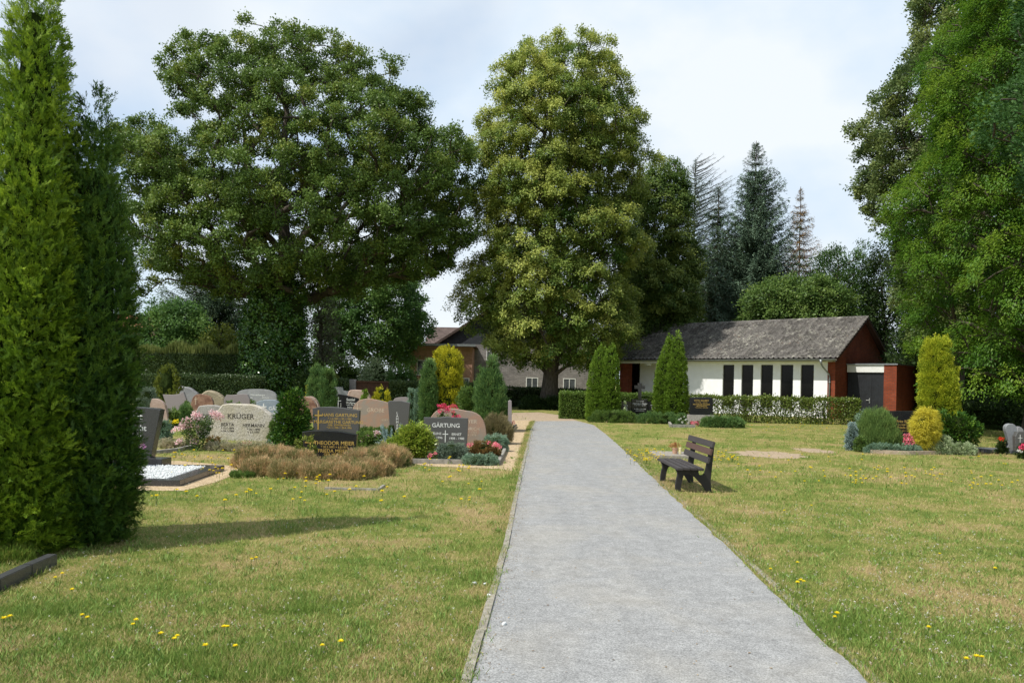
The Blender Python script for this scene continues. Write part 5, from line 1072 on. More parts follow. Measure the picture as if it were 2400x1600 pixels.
# ------------------------------------------------------------ slim thujas by the chapel hedge
def slim(label, u0, u1, vt, z, n=1200, lean=0):
    um = (u0 + u1) / 2; tip = um + lean
    rows = [(985, u0 - 3, u1 + 3), (950, u0 - 4, u1 + 4), (900, u0 - 1, u1 + 2), (850, u0 + 4 + lean * .3, u1 - 3 + lean * .3)]
    v2 = vt + (850 - vt) * .45; w2 = (u1 - u0) * .24; rows += [(v2, tip - w2 - 2, tip + w2 - 2), (vt + 8, tip - 4, tip + 4), (vt, tip - 1, tip + 1)]
    plant('slim_thuja', label, 'thuja', u0, u1, vt, 985, L_SLIM, n=n, rc=.10, twigs=8, per=8, Lr=(.035, .065), Wr=(.013, .024), wd=(.8, .6, .5), fan=True, core=.6, y=z, rows=rows, tvar=.14, group='slim light green thujas in two pairs before the chapel hedge', shell=.97)
slim('left thuja of the pair nearest the end of the path', 1378, 1428, 800, 36.2, lean=9)
slim('right thuja of the pair nearest the end of the path', 1408, 1450, 802, 35.9, lean=5)
slim('left thuja of the pair beside the family stone and chapel entrance', 1534, 1584, 778, 35.8, lean=10)
slim('right thuja of the pair beside the family stone and chapel entrance', 1560, 1610, 774, 35.4, lean=3)
# ------------------------------------------------------------ planting of the left burial ground
gp = 'small conifers among the left gravestones'
pl = plant
pl('golden_conifer', 'feathery yellow green conifer before the dark hedge at the left', 'conifer', 361, 425, 849, 950, L_YEL, 'flame', 110, .22, 8, 12, (.07, .14), (.02, .035), (.5, 1, .4), fan=True, y=42, group=gp, core=.6)
pl('juniper', 'grey green upright juniper behind the black tapering stone', 'juniper', 318, 372, 905, 985, L_GGJ, 'mound', 110, .14, 8, 14, (.05, .10), (.01, .018), (.5, 1, .4), y=30, group=gp)
pl('juniper', 'low blue green juniper mound right of the black tapering stone', 'juniper', 352, 404, 978, 1028, L_BLUJ, 'mound', 80, .1, 8, 14, (.03, .06), (.01, .016), y=21)
pl('green_shrub', 'small fresh green shrub before the brown rounded stone', 'shrub', 418, 452, 946, 1000, L_GRJ, 'mound', 60, .12, 7, 12, (.04, .08), (.012, .02), (.5, .8, .5), y=27)
t, _, z = pl('flower_bed_plants', 'leafy bed of blue and yellow flowers below the mauve concave stone', 'flowers', 384, 424, 958, 1000, L_SHR, 'mound', 40, .1, 6, 12, (.04, .08), (.02, .03), y=26)
blossoms(t, z, 0, [(398, 988, -.3), (408, 989, -.3), (415, 987, -.3)], P_YEL, .06, name='yellow_blossoms'); blossoms(t, z, 0, [(398, 976), (396, 982)], P_RED, .035, name='red_blossom')
t, _, z = pl('rose_bush', 'rose bush full of pale pink blossoms left of the pale rough stone', 'rose bush', 430, 500, 975, 1066, L_ROSE, 'vase', 46, .13, 6, 9, (.035, .065), (.02, .035), y=18.3, core=0, shell=.6)
blossoms(t, z, 0, [(407, 1010), (414, 1004), (421, 1005), (427, 993), (433, 986), (440, 984), (446, 989), (436, 1001), (430, 998), (443, 1001), (425, 999), (438, 993), (447, 998), (461, 980), (500, 971), (507, 966), (515, 978), (458, 976), (464, 971), (455, 970), (471, 976), (496, 966), (503, 969), (511, 973), (519, 976), (506, 980), (463, 1001), (470, 999), (466, 1009), (443, 1014), (452, 1024), (455, 1033), (418, 1034), (424, 1030), (445, 996)], P_PINK, .062)
mb = MB(); o = t.location
for (u, v) in ((430, 995), (444, 990), (460, 975), (500, 970), (508, 978), (466, 1003), (420, 1008), (422, 1034)):
    p = at(u, v, z - .1); mb.tube([(0, 0, 0), ((p.x-o.x)*.5, 0, (p.z)*.45), (p.x-o.x, -.1, p.z)], [.008, .006, .004], 5, cap=False)
mb.build('stem', L_GRJ, t, fix=False)
t, _, z = pl('flowering_plant', 'plant with lilac pink blooms at the foot of the black tapering stone', 'flowers', 318, 342, 1036, 1080, L_ROSE, 'mound', 30, .06, 5, 9, (.03, .05), (.015, .025), y=14.1, core=0)
blossoms(t, z, 0, [(326, 1044), (333, 1042), (335, 1049), (322, 1048)], P_LILAC, .035); blossoms(t, z, 0, [(323, 1060), (333, 1048)], P_WHITE, .025)
pl('sedum', 'pale pinkish sedum cushions in front of the large pale stone', 'ground cover', 478, 640, 1036, 1070, L_SED, 'mat', 130, .09, 8, 16, (.025, .05), (.01, .018), y=18.4, depthf=.35)
pl('sedum', 'pale dry ground cover behind the white pebble grave', 'ground cover', 372, 450, 1030, 1068, L_SED, 'mat', 80, .08, 8, 16, (.025, .05), (.01, .018), y=18.8, depthf=.7)
pl('rusty_shrub', 'small rust brown shrub right of the pink rose bush', 'shrub', 488, 520, 1022, 1048, L_AZA, 'mound', 34, .07, 6, 10, (.03, .05), (.015, .02), y=19.2)
pl('blue_fescue', 'tuft of blue grey grass and leaves right of the sedum cushions', 'ornamental grass', 628, 672, 1034, 1056, L_BLUJ, 'mound', 40, .06, 6, 12, (.04, .09), (.01, .016), (.6, 1, .5), y=19.6)
rows = [(1050, 645, 742), (1020, 642, 740), (1000, 655, 725), (975, 650, 728), (955, 658, 712), (940, 656, 718), (922, 668, 706), (907, 678, 692)]
pl('dwarf_cypress', 'dark green irregular dwarf cypress between the pale rough stone and the gilded arched stones', 'cypress', 642, 740, 907, 1050, L_HINO, n=420, rc=.13, twigs=8, per=9, Lr=(.03, .06), Wr=(.015, .025), wd=(.9, .35, .5), fan=True, core=.6, y=18.8, rows=rows, shell=.85, tvar=.2)
pl('juniper', 'tall twin pointed blue green juniper behind the stones, left point', 'juniper', 722, 762, 856, 960, L_GRJ, 'column', 150, .17, 8, 12, (.07, .13), (.015, .025), (.4, 1, .3), y=35, group=gp, core=.7)
pl('juniper', 'tall twin pointed blue green juniper behind the stones, right point', 'juniper', 748, 789, 860, 962, L_GRJ, 'column', 150, .17, 8, 12, (.07, .13), (.015, .025), (.4, 1, .3), y=34.6, group=gp, core=.7)
pl('golden_conifer', 'thin yellow conifer left of the twin pointed juniper', 'conifer', 716, 727, 898, 940, L_GOLD, 'column', 30, .08, 6, 10, (.05, .1), (.02, .03), y=38, group=gp)
pl('dwarf_spruce', 'small bright green cone shaped spruce behind the reddish slanting stone', 'spruce', 843, 868, 902, 945, L_SLIM, 'cone', 70, .1, 8, 12, (.05, .08), (.012, .02), y=36, group=gp)
pl('golden_conifer', 'rounded bright yellow conifer behind the dark grey stone with vertical lettering', 'conifer', 874, 917, 903, 950, L_GOLD, 'mound', 80, .14, 8, 14, (.05, .1), (.02, .032), (.6, .9, .4), y=37, group=gp)
pl('juniper', 'slim blue grey juniper column, left of a pair beside the dark green yew', 'juniper', 956, 975, 904, 995, L_BLUJ, 'column', 90, .1, 8, 10, (.05, .09), (.012, .02), (.4, 1, .3), y=30, group=gp, core=.75)
pl('juniper', 'slim blue grey juniper column, right of a pair beside the dark green yew', 'juniper', 972, 990, 909, 995, L_BLUJ, 'column', 90, .1, 8, 10, (.05, .09), (.012, .02), (.4, 1, .3), y=29.7, group=gp, core=.75)
pl('yew', 'narrow dark green columnar yew left of the golden yew', 'yew', 986, 1024, 838, 1000, L_GRJ, 'column', 260, .15, 8, 10, (.05, .09), (.015, .025), (.6, .9, .4), y=29, group=gp, core=.8)
rows = [(985, 1022, 1078), (930, 1016, 1083), (870, 1015, 1084), (835, 1018, 1078), (820, 1025, 1068), (810, 1038, 1058)]
t, R_, z = pl('golden_yew', 'bright golden yew column behind the crimson roses in the left burial ground', 'yew', 1015, 1083, 808, 985, L_GOLD, n=330, rc=.16, twigs=8, per=10, Lr=(.05, .09), Wr=(.018, .03), wd=(.5, 1, .35), core=.78, y=29.5, rows=rows, group=gp, shell=.95)
def spires(t, z, tips, mat, base_v, w_=.10, per=420, L_=(.05, .09)):
    """upright shoots standing out of a column, one mesh"""
    o = t.location; Ps = []; 
    for u, v in tips:
        top = at(u, v, z); n = per; f = RNG.uniform(0, 1, n); zb = at(u, base_v, z).z; ph = RNG.uniform(0, 6.28, n); r = w_ * (1 - f ** 2 * .8) * np.sqrt(RNG.uniform(.1, 1, n))
        Ps.append(np.stack([top.x - o.x + r * np.cos(ph), r * np.sin(ph) - .05, zb + (top.z - zb) * f], 1))
    P = np.concatenate(Ps); V, Fc, tt = cloud(P, unit(RNG.normal(size=P.shape) * [1, 1, .1]), 2, .01, L_, (.018, .03), (.5, 1.1, .3), tint=RNG.uniform(.3, .9, len(P)), tvar=.1)
    npobj('upright_shoots', V, Fc, mat, t, tt)
spires(t, z, [(1020, 824), (1031, 816), (1043, 811), (1052, 808), (1063, 813), (1070, 821), (1078, 842)], L_GOLD, 900, .12)
rows = [(1005, 1120, 1192), (960, 1116, 1194), (910, 1116, 1182), (880, 1128, 1172), (860, 1140, 1164), (830, 1150, 1156)]
pl('juniper', 'green pointed juniper with a tall tip left of the path end', 'juniper', 1115, 1192, 830, 1005, L_GRJ, n=380, rc=.16, twigs=8, per=11, Lr=(.06, .11), Wr=(.014, .024), wd=(.5, 1, .35), core=.68, y=27.5, rows=rows, group=gp, shell=.9)
pl('juniper', 'shorter green juniper point leaning on the pointed juniper by the path end', 'juniper', 1112, 1140, 850, 990, L_GRJ, 'flame', 120, .13, 8, 11, (.06, .11), (.014, .024), (.5, 1, .35), y=28.2, group=gp)
pl('light_shrub', 'loose light green leafy shrub right of the golden yew', 'shrub', 1072, 1125, 898, 975, L_SHR, 'mound', 80, .17, 7, 10, (.06, .12), (.03, .05), (.8, .5, .6), y=28.5, core=.3, shell=.6)
t, _, z = pl('rose_bush', 'crimson rose bush rising behind the dark grey front row stone', 'rose bush', 1030, 1076, 965, 1058, L_ROSE, 'vase', 30, .08, 5, 9, (.035, .06), (.02, .03), depthf=.5, y=20.1, core=0, shell=.5)
blossoms(t, z, 0, [(1030, 951), (1036, 956), (1043, 953), (1049, 958), (1055, 953), (1062, 950), (1067, 953), (1048, 963), (1063, 965), (1031, 963), (1070, 975), (1076, 977), (1040, 948), (1066, 977)], P_HOT, .05)
pl('heather', 'olive brown heather clump right of the reddish rounded stone', 'heather', 1128, 1204, 968, 1038, L_HEATG, 'mound', 150, .12, 8, 22, (.04, .09), (.006, .011), (.6, .9, .4), y=21.8)
def blsm(v): pass
# front row shrubs
bs = pl('blue_spruce', 'dwarf blue spruce with stiff silvery branches behind the yellow green rhododendron', 'spruce', 880, 958, 985, 1050, L_BLUJ, 'mound', 10, .1, 3, 4, (.03, .05), (.01, .016), y=19.4, core=.3)[0]
T = []; O_ = []; 
for i in range(46):
    ph = random.uniform(0, 6.28); el = random.uniform(.1, 1.1); ln = random.uniform(.32, .5)
    for k in range(26):
        f = k / 26; T.append((math.cos(ph)*math.cos(el)*ln*f, math.sin(ph)*math.cos(el)*ln*f, .12 + math.sin(el)*ln*1.25*f)); O_.append((math.cos(ph), math.sin(ph), .4))
V, Fc, tt = cloud(np.array(T), unit(np.array(O_)), 8, .012, (.02, .04), (.007, .012), (1, .2, .9), tint=np.array([.2 + .6 * (i % 26) / 26 for i in range(len(T))]), tvar=.15); npobj('branch_needles', V, Fc, m_leaf('silver_blue_needles', (.10, .16, .15), (.20, .29, .28), (.34, .45, .44), .1, .6), bs, tt)
rows = [(1082, 925, 1018), (1062, 906, 1020), (1040, 910, 1022), (1022, 935, 1012), (1005, 950, 1000), (992, 958, 992)]
t, _, z = pl('rhododendron', 'yellow green leafy rhododendron left of the dark grey front row stone', 'rhododendron', 905, 1020, 990, 1082, L_RHO, n=190, rc=.13, twigs=7, per=10, Lr=(.05, .085), Wr=(.02, .034), wd=(.9, .25, .6), wn=(.4, 1, .5), core=.7, y=17.3, rows=rows)
t, _, z = pl('hydrangea', 'pale pink blossoming bush left of the dwarf blue spruce', 'flowering bush', 836, 890, 1012, 1052, L_SHR, 'mound', 60, .1, 6, 11, (.04, .07), (.025, .04), y=19.8)
blossoms(t, z, 0, [(848, 1032), (853, 1026), (858, 1022), (864, 1024), (871, 1025), (876, 1022), (852, 1034), (882, 1012), (888, 1014), (868, 1031)], P_PINK, .05)
pl('cotoneaster', 'rounded grey green mound in front of the dark grey front row stone', 'shrub', 1025, 1103, 1034, 1076, L_GGJ, 'mound', 190, .07, 8, 12, (.015, .035), (.012, .02), y=16.9)
t, _, z = pl('azalea', 'reddish green azalea with pink flowers near the gravel strip', 'azalea', 1098, 1176, 1033, 1072, L_AZA, 'mound', 130, .08, 8, 11, (.025, .045), (.015, .025), y=17.3)
blossoms(t, z, 0, [(1098, 1043, -.3), (1104, 1041, -.3), (1146, 1037, -.3), (1162, 1040, -.35), (1168, 1043, -.4), (1172, 1048, -.4), (1158, 1043, -.4)], P_PINKB, .04)
pl('creeping_juniper', 'low blue green creeping juniper along the front kerb by the gravel strip', 'juniper', 1086, 1172, 1064, 1087, L_BLUJ, 'mat', 120, .06, 8, 13, (.02, .04), (.008, .013), depthf=.5, y=16.3)
pl('creeping_juniper', 'low blue green juniper right of the reddish rounded stone', 'juniper', 1134, 1196, 1018, 1050, L_BLUJ, 'mat', 120, .07, 8, 13, (.02, .045), (.008, .013), depthf=.8, y=19.5)
t, _, z = pl('geranium', 'small pink flowers at the kerb below the rhododendron', 'flowers', 1003, 1026, 1058, 1078, L_ROSE, 'mat', 24, .04, 5, 9, (.02, .035), (.012, .02), y=16.6, core=0)
blossoms(t, z, 0, [(1008, 1064), (1012, 1067), (1020, 1062), (1006, 1070)], P_PINKB, .03)
t, _, z = pl('geranium', 'small pink flowers at the dark kerb beyond the olive heather', 'flowers', 1190, 1208, 988, 1004, L_ROSE, 'mound', 24, .05, 5, 9, (.02, .035), (.012, .02), y=27, core=0)
blossoms(t, z, 0, [(1194, 991), (1199, 994), (1203, 990), (1196, 996)], P_PINKB, .05)
t, _, z = pl('geranium', 'coral flowers at the foot of the large pale rough stone', 'flowers', 570, 590, 1034, 1046, L_SED, 'mat', 14, .04, 4, 8, (.02, .03), (.012, .02), y=19.0, core=0)
blossoms(t, z, 0, [(572, 1037), (578, 1039), (585, 1037), (588, 1039)], P_PINKB, .035)
# brown heather in front: a row of clumps grown together
hz = [(556, 640, 1062, 15.0), (600, 690, 1056, 15.4), (650, 740, 1066, 14.7), (700, 800, 1086, 14.4), (760, 850, 1084, 14.5), (810, 905, 1062, 14.8), (850, 945, 1052, 15.6), (880, 962, 1060, 16.0), (575, 650, 1086, 13.9), (640, 720, 1092, 13.7), (710, 790, 1100, 13.6), (780, 870, 1096, 13.7), (850, 920, 1088, 14.2)]
hl = ['leftmost clump in the back row', 'second clump from the left in the back row', 'third clump from the left in the back row', 'low clump before the polished black arched stone', 'clump right of the polished black arched stone', 'third clump from the right in the back row', 'second clump from the right in the back row', 'rightmost clump in the back row', 'leftmost clump in the front row', 'second clump from the left in the front row', 'middle clump in the front row', 'fourth clump from the left in the front row', 'rightmost clump in the front row']
for (u0, u1, vt, z), lb in zip(hz, hl):
    pl('heather', 'faded brown heather, ' + lb, 'heather', u0 - 6, u1 + 6, vt - 9, 1120, L_HEAT, 'mound', 150, .1, 8, 26, (.03, .08), (.004, .009), (.4, 1, .45), y=z, group='brown heather in front of the black arched stone', depthf=.75, tintf=lambda P, O, rho: np.clip(RNG.normal(.45, .38, len(P)), 0, 1))
t, _, z = pl('weed', 'pale green leafy weed shoots before the polished black arched stone', 'weed', 695, 745, 1026, 1085, L_YEL, 'vase', 24, .07, 5, 7, (.04, .075), (.02, .03), y=14.9, core=0, shell=.5)
pl('ground_cover', 'rank green weeds right of the brown heather', 'weeds', 905, 965, 1075, 1110, L_SHR, 'mat', 50, .06, 6, 12, (.03, .07), (.008, .014), (.4, 1, .4), y=15.9, core=0)
pl('ground_cover', 'rank green weeds at the left foot of the brown heather', 'weeds', 545, 600, 1108, 1130, L_SHR, 'mat', 50, .05, 6, 12, (.03, .07), (.008, .014), (.4, 1, .4), y=13.6, core=0)
for lb, u0, u1, vt, z in (('green leafy tuft left of the reddish slanting stone foot', 845, 880, 1000, 22.5), ('green tuft between the pale rough stone and dark cypress', 636, 652, 985, 21.0), ('green tufts behind the pale rough stone', 510, 580, 938, 24.5), ('low green planting before the mauve concave stone', 430, 452, 940, 31), ('green planting between the red slab and blue grey stone', 570, 640, 938, 32), ('green planting below the reddish slanting stone', 870, 925, 1000, 22.0), ('green planting behind the twin juniper', 890, 960, 945, 33)):
    pl('leafy_plant', lb, 'plant', u0, u1, vt, 1000, L_SHR, 'mound', 40, .09, 6, 10, (.04, .09), (.015, .03), (.6, .8, .5), y=z, core=.4, group='leafy green plants between the left gravestones')

# ------------------------------------------------------------ plants by the chapel hedge
gc = 'low plants before the chapel hedge'
pl('ground_cover', 'loose green ground cover at the foot of the first thuja pair', 'ground cover', 1378, 1500, 962, 990, L_SHR, 'mat', 190, .1, 8, 12, (.04, .08), (.01, .018), (.4, 1, .4), y=34.8, depthf=.3, core=.5, group=gc)
pl('ground_cover', 'loose green ground cover between the family stone and second thuja pair', 'ground cover', 1490, 1600, 966, 992, L_GRJ, 'mat', 190, .1, 8, 12, (.04, .08), (.01, .018), (.4, 1, .4), y=34.6, depthf=.3, core=.5, group=gc)
pl('creeping_juniper', 'broad low dark juniper right of the black stone on the rough base', 'juniper', 1643, 1750, 974, 1003, L_GRJ, 'mound', 240, .12, 8, 12, (.04, .08), (.012, .02), (.9, .4, .5), y=32.6, depthf=.5, group=gc)
t, _, z = pl('white_flower_plant', 'white flowering plant left of the black stone on the rough base', 'flowers', 1588, 1612, 968, 995, L_GRJ, 'mound', 40, .09, 6, 10, (.04, .06), (.02, .03), y=32.8, group=gc)
blossoms(t, z, 0, [(1596, 980, -.3), (1603, 976, -.3), (1608, 983, -.3), (1599, 989, -.3), (1592, 983, -.3)], P_WHITE, .035)
t, _, z = pl('pink_begonia', 'row of coral pink flowers at the foot of the black stone on the rough base', 'flowers', 1617, 1645, 986, 998, L_ROSE, 'mat', 24, .05, 5, 9, (.03, .04), (.02, .03), y=33.2, core=0, group=gc)
blossoms(t, z, 0, [(1621, 989, -.1), (1627, 990, -.15), (1632, 991, -.2), (1638, 990, -.15), (1624, 994, -.2), (1635, 994, -.2), (1642, 993, -.1)], P_PINKB, .055)
t, _, z = pl('mullein', 'tall pale flower spike before the left tablet of the family stone', 'flower spike', 1463, 1470, 934, 980, L_VAR, 'cone', 26, .04, 5, 8, (.03, .06), (.02, .03), y=35.0, core=0, group=gc)
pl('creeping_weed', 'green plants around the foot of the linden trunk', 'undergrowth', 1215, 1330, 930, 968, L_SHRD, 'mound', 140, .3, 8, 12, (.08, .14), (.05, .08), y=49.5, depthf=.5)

# ------------------------------------------------------------ planted island on the right
gi = 'plants of the island bed on the right'
rows = [(1055, 2165, 2245), (1000, 2162, 2247), (940, 2159, 2244), (890, 2158, 2240), (850, 2159, 2226), (820, 2162, 2222), (800, 2168, 2220), (788, 2188, 2205)]
t, _, z = pl('golden_yew', 'tall golden green yew column rising from the island bed on the right', 'yew', 2158, 2246, 785, 1052, L_GOLDG, n=900, rc=.12, twigs=9, per=13, Lr=(.03, .06), Wr=(.014, .024), wd=(.7, .7, .4), core=.6, y=23.0, rows=rows, group=gi, shell=.96)
spires(t, z, [(2170, 796), (2183, 797), (2190, 784), (2198, 786), (2208, 792), (2218, 785), (2222, 855), (2231, 875), (2241, 888)], L_GOLDG, 860, .07, 300, (.03, .06))
rows = [(1048, 2154, 2190), (1020, 2142, 2198), (990, 2141, 2198), (970, 2154, 2192), (954, 2165, 2185)]
pl('thread_cypress', 'bright yellow thread cypress mop in the island bed', 'cypress', 2131, 2203, 956, 1050, L_THREAD, n=230, rc=.11, twigs=8, per=14, Lr=(.06, .13), Wr=(.005, .009), wd=(.8, -.35, .5), core=.65, y=21.3, rows=rows, group=gi)
rows = [(1048, 2225, 2280), (1020, 2205, 2290), (1000, 2200, 2300), (985, 2198, 2290), (970, 2200, 2255), (962, 2210, 2240)]
pl('dwarf_cypress', 'dark green layered dwarf cypress at the right of the island bed', 'cypress', 2197, 2299, 962, 1048, L_HINO, n=330, rc=.12, twigs=8, per=9, Lr=(.03, .06), Wr=(.015, .025), wd=(1, .25, .5), fan=True, core=.55, y=21.8, rows=rows, group=gi)
rows = [(1048, 2018, 2108), (1015, 2014, 2106), (990, 2024, 2094), (972, 2032, 2080), (958, 2040, 2062)]
pl('mugo_pine', 'feathery olive green mountain pine at the left of the island bed', 'pine', 2008, 2119, 962, 1048, L_MUG, n=260, rc=.15, twigs=8, per=22, Lr=(.07, .14), Wr=(.005, .009), wd=(.3, 1.2, .35), core=.7, y=21.9, rows=rows, group=gi)
pl('blue_spruce', 'small blue spruce at the left end of the island bed', 'spruce', 1986, 2014, 990, 1050, m_leaf('silver_blue_needles_b', (.12, .18, .165), (.22, .30, .28), (.36, .46, .43), .1, .6), 'mound', 90, .08, 8, 11, (.025, .05), (.01, .016), y=21.9, group=gi)
pl('blue_spruce', 'blue spruce peeping over the feathery pine beside the wide black stone', 'spruce', 2002, 2060, 958, 1040, L_BLUJ, 'mound', 110, .12, 8, 11, (.03, .06), (.012, .02), y=23.4, group=gi)
t, _, z = pl('begonia', 'coral pink flowers between the feathery pine and yellow cypress', 'flowers', 2116, 2145, 1014, 1046, L_ROSE, 'mound', 34, .06, 5, 9, (.025, .04), (.015, .025), y=21.4, group=gi)
blossoms(t, z, 0, [(2121, 1019, -.3), (2128, 1018, -.3), (2134, 1024, -.3), (2124, 1027, -.3), (2130, 1033, -.3), (2138, 1030, -.3), (2127, 1040, -.3), (2139, 1038, -.3), (2121, 1034, -.3)], P_PINKB, .05)
pl('euonymus', 'silvery variegated shrub at the front of the island bed', 'shrub', 2161, 2240, 1018, 1060, L_VAR, 'mound', 230, .08, 8, 11, (.02, .04), (.01, .018), y=21.3, group=gi, core=.7, depthf=.6)
pl('euonymus', 'lower silvery variegated shrub at the right end of the island bed', 'shrub', 2225, 2290, 1036, 1062, L_VAR, 'mound', 130, .07, 8, 11, (.02, .04), (.01, .018), y=21.2, group=gi, core=.7, depthf=.6)
pl('creeping_juniper', 'blue green creeping juniper along the front kerb of the island bed', 'juniper', 2028, 2165, 1040, 1064, L_BLUJ, 'mat', 200, .07, 8, 13, (.02, .045), (.008, .014), y=21.15, depthf=.2, group=gi)
pl('green_shrub', 'light green low shrub at the left foot of the feathery pine', 'shrub', 2006, 2034, 1020, 1052, L_SHR, 'mound', 50, .07, 7, 10, (.03, .05), (.012, .02), y=21.5, group=gi)
t, _, z = pl('red_flower_plant', 'dark plant with one bright red bloom left of the curved grey stone', 'flowers', 2338, 2364, 1028, 1054, L_SHRD, 'mound', 34, .06, 5, 9, (.03, .05), (.015, .025), y=21.6)
blossoms(t, z, 0, [(2345, 1028, -.2), (2349, 1029, -.2)], P_RED, .05)
t, _, z = pl('red_flower_plant', 'cluster of deep red and white flowers at the lower right edge of the stones', 'flowers', 2384, 2420, 1038, 1066, L_SHRD, 'mound', 34, .06, 5, 9, (.03, .05), (.015, .025), y=20.3)
blossoms(t, z, 0, [(2392, 1047, -.2), (2397, 1042, -.2), (2399, 1050, -.2)], P_HOT, .05); blossoms(t, z, 0, [(2388, 1056, -.25), (2393, 1058, -.25)], P_WHITE, .035)

# ------------------------------------------------------------ flowers in the lawn
M_STEM = m_plain('flower_stem', (.09, .15, .03), None, 5, .7)
M_HAWK = m_leaf('hawkweed_petals', (.80, .60, .01), (.92, .74, .015), (.95, .80, .03), .3, .6)
def hawk(h, r, label):
    t = empty('hawkweed', (0, 0, 0), 0, label, 'wild flower', None)
    MB().tube([(0, 0, 0), (.004, .002, h * .5), (.002, 0, h)], [.0025, .002, .002], 5, cap=False).build('stem', M_STEM, t, fix=False)
    n = 22; ph = np.arange(n) * 2.399; D = np.stack([np.cos(ph), np.sin(ph), .25 + .5 * (np.arange(n) % 3 == 0)], 1); P = np.tile([.002, 0, h], (n, 1))
    V, Fc, tt = cloud(P, unit(D), 1, .0001, (r * .9, r * 1.1), (r * .4, r * .5), (1, 0, .1), (0, 1, .1), RNG.uniform(.2, .8, n), .1); npobj('flower_head', V, Fc, M_HAWK, t, tt); return t
near = [(168,1383),(204,1447),(192,1441),(318,1455),(312,1462),(408,1498),(415,1490),(377,1486),(482,1517),(525,1471),(533,1468),(551,1515),(755,1511),(798,1508),(10,1453),(22,1448),(1806,1332),(1869,1362),(1876,1361),(1869,1369),(1884,1363),(1956,1445),(1962,1441),(2177,1471),(2265,1545),(2288,1541),(2302,1538),(2203,1297),(2332,1334),(1869,1318),(1838,1197),(1902,1186),(590,1312),(600,1308),(130,1352),(146,1343)]
zones = [('among the lawn round the bench and stone slab', [(1468, 1560, 1056, 1084, 58), (1655, 1730, 1060, 1084, 40)]),
         ('in the right lawn before the island bed', [(1730, 2400, 1066, 1140, 80), (1980, 2200, 1095, 1135, 30), (2270, 2360, 1120, 1150, 12)]),
         ('along the foot of the olive hedge before the chapel', [(1745, 2000, 992, 1012, 42)]),
         ('in the left lawn before the brown heather', [(340, 1150, 1122, 1185, 66), (400, 560, 1060, 1112, 34), (640, 800, 1100, 1145, 20), (980, 1110, 1060, 1110, 24)])]
proto = hawk(.075, .020, ''); first = True
def place(g, label, group, s):
    global first
    if first: r = proto; first = False
    else:
        r = proto.copy(); C.objects.link(r)
        for c in list(proto.children): k = c.copy(); C.objects.link(k); k.parent = r
    r.location = g; r.rotation_euler = (0, 0, random.uniform(0, 6.28)); r.scale = (s, s, s); r['label'] = label; r['group'] = group; r['category'] = 'wild flower'
for u, v in near:
    g = gnd(u, v, .07); g.z = 0; side = 'left of' if u < 1150 else 'right of'
    place(g, 'single large yellow flower head in the near lawn %s the path' % side, 'large yellow flowers in the near lawn %s the path' % side, random.uniform(.9, 1.15))
for lb, bands in zones:
    for (u0, u1, v0, v1, n) in bands:
        for _ in range(n if n < 60 else int(n * .55)):
            g = gnd(random.uniform(u0, u1), random.uniform(v0, v1), .07)
            if g.y > 60: continue
            g.z = 0; place(g, 'small yellow flower %s' % lb, 'yellow flowers %s' % lb, random.uniform(1.1, 1.8))
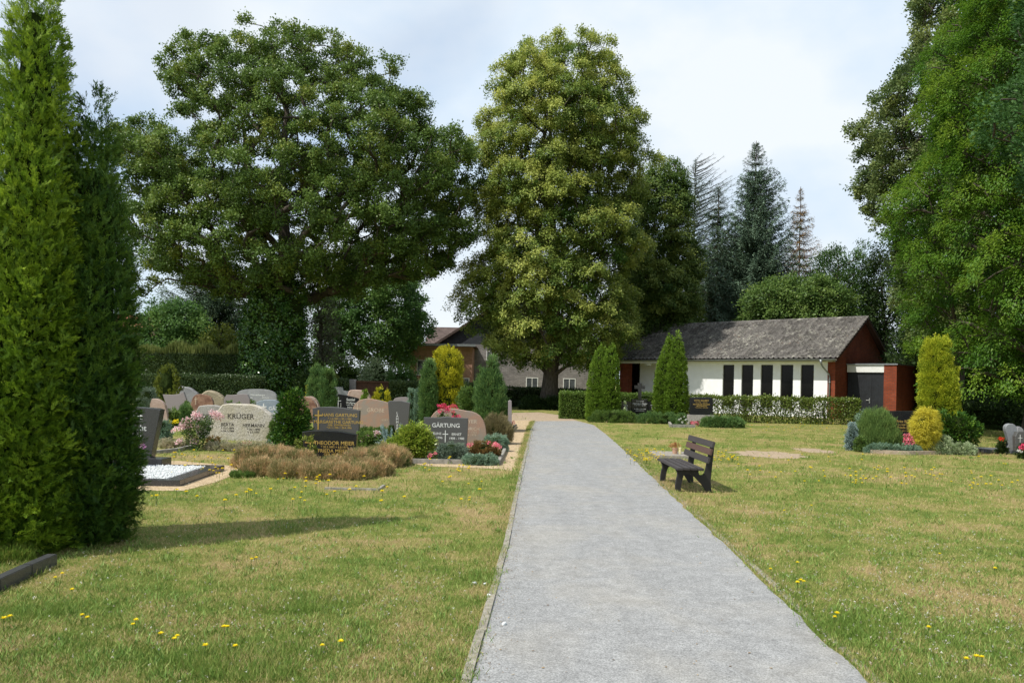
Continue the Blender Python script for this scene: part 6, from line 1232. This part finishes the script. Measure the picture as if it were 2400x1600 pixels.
# white clover heads, beyond counting
n = 2600; cc = []; 
for _ in range(60): g = gnd(random.choice([random.uniform(0, 1080), random.uniform(1650, 2400), random.uniform(1650, 2400)]), random.uniform(1090, 1590)); cc.append((g.x, g.y))
cc = np.array(cc); k = RNG.integers(0, len(cc), n); x = cc[k, 0] + RNG.normal(0, .35, n); y = cc[k, 1] + RNG.normal(0, .5, n); ok = ~inpoly(x, y, PATH) & ~inpoly(x, y, strip); x, y = x[ok], y[ok]; n = len(x)
P = np.stack([x, y, RNG.uniform(.025, .05, n)], 1); V, Fc, tt = cloud(P, rnd(n), 5, .004, (.006, .011), (.005, .009), (1, .4, .8), tint=RNG.uniform(0, 1, n))
tag(npobj('white_clover', V, Fc, m_leaf('clover_heads', (.36, .24, .18), (.5, .46, .38), (.72, .70, .64), .2, .7), tint=tt), 'scattered white and fading clover heads in the lawn', 'clover', kind='stuff')
# dry litter gathered along the edging
pe = []
for a_, b_ in zip(PL[:-1], PL[1:]):
    for _ in range(int(math.dist(a_, b_) * 70)):
        t_ = random.random(); pe.append((a_[0] + (b_[0]-a_[0])*t_ + abs(random.gauss(0, .09)) + .01, a_[1] + (b_[1]-a_[1])*t_, .013))
P = np.array(pe); n = len(P); V, Fc, tt = cloud(P, rnd(n) * [1, 1, .1], 1, .001, (.008, .022), (.004, .010), (1, 0, .1), (0, 1, .3), RNG.uniform(0, 1, n))
tag(npobj('edge_litter', V, Fc, m_leaf('brown_edge_litter', (.13, .08, .045), (.24, .16, .09), (.38, .3, .19), .1, .8), tint=tt), 'brown crumbs of dry leaves gathered along the left edging of the path', 'leaf litter', kind='stuff')
# little litter on the path
n = 60; x = []; y = []
while len(x) < n:
    g = gnd(random.uniform(1110, 2000), random.uniform(1010, 1590))
    if inpoly(np.array([g.x]), np.array([g.y]), PATH)[0]: x.append(g.x); y.append(g.y)
P = np.stack([x, y, np.full(n, .012)], 1); V, Fc, tt = cloud(P, rnd(n) * [1, 1, .1], 1, .001, (.012, .035), (.006, .016), (1, 0, .1), (0, 1, .2), RNG.uniform(0, 1, n))
tag(npobj('leaf_litter', V, Fc, m_leaf('dry_leaf_litter', (.18, .11, .05), (.30, .2, .1), (.45, .36, .22), .1, .8), tint=tt), 'dry leaves and crumbs scattered on the grey gravel path', 'leaf litter', kind='stuff')
for (u, v) in ((1182, 1466), (1112, 1370), (1138, 1372), (1146, 1399)):
    g = gnd(u, v); s = MB().tube([(-.02, 0, .0), (-.012, 0, .014), (.008, 0, .018), (.022, 0, .004)], [.006, .014, .013, .004], 7).build('white_pebble', M_PEB, smooth=True); s.location = g; s.rotation_euler = (0, 0, u)
    tag(s, {1182: 'white pebble lying on the grey path near its left edging', 1112: 'whitish pebble in the turf furthest left of the path edging', 1138: 'whitish pebble in the turf, the far one beside the edging', 1146: 'whitish pebble in the turf, the near one beside the edging'}[u], 'pebble')
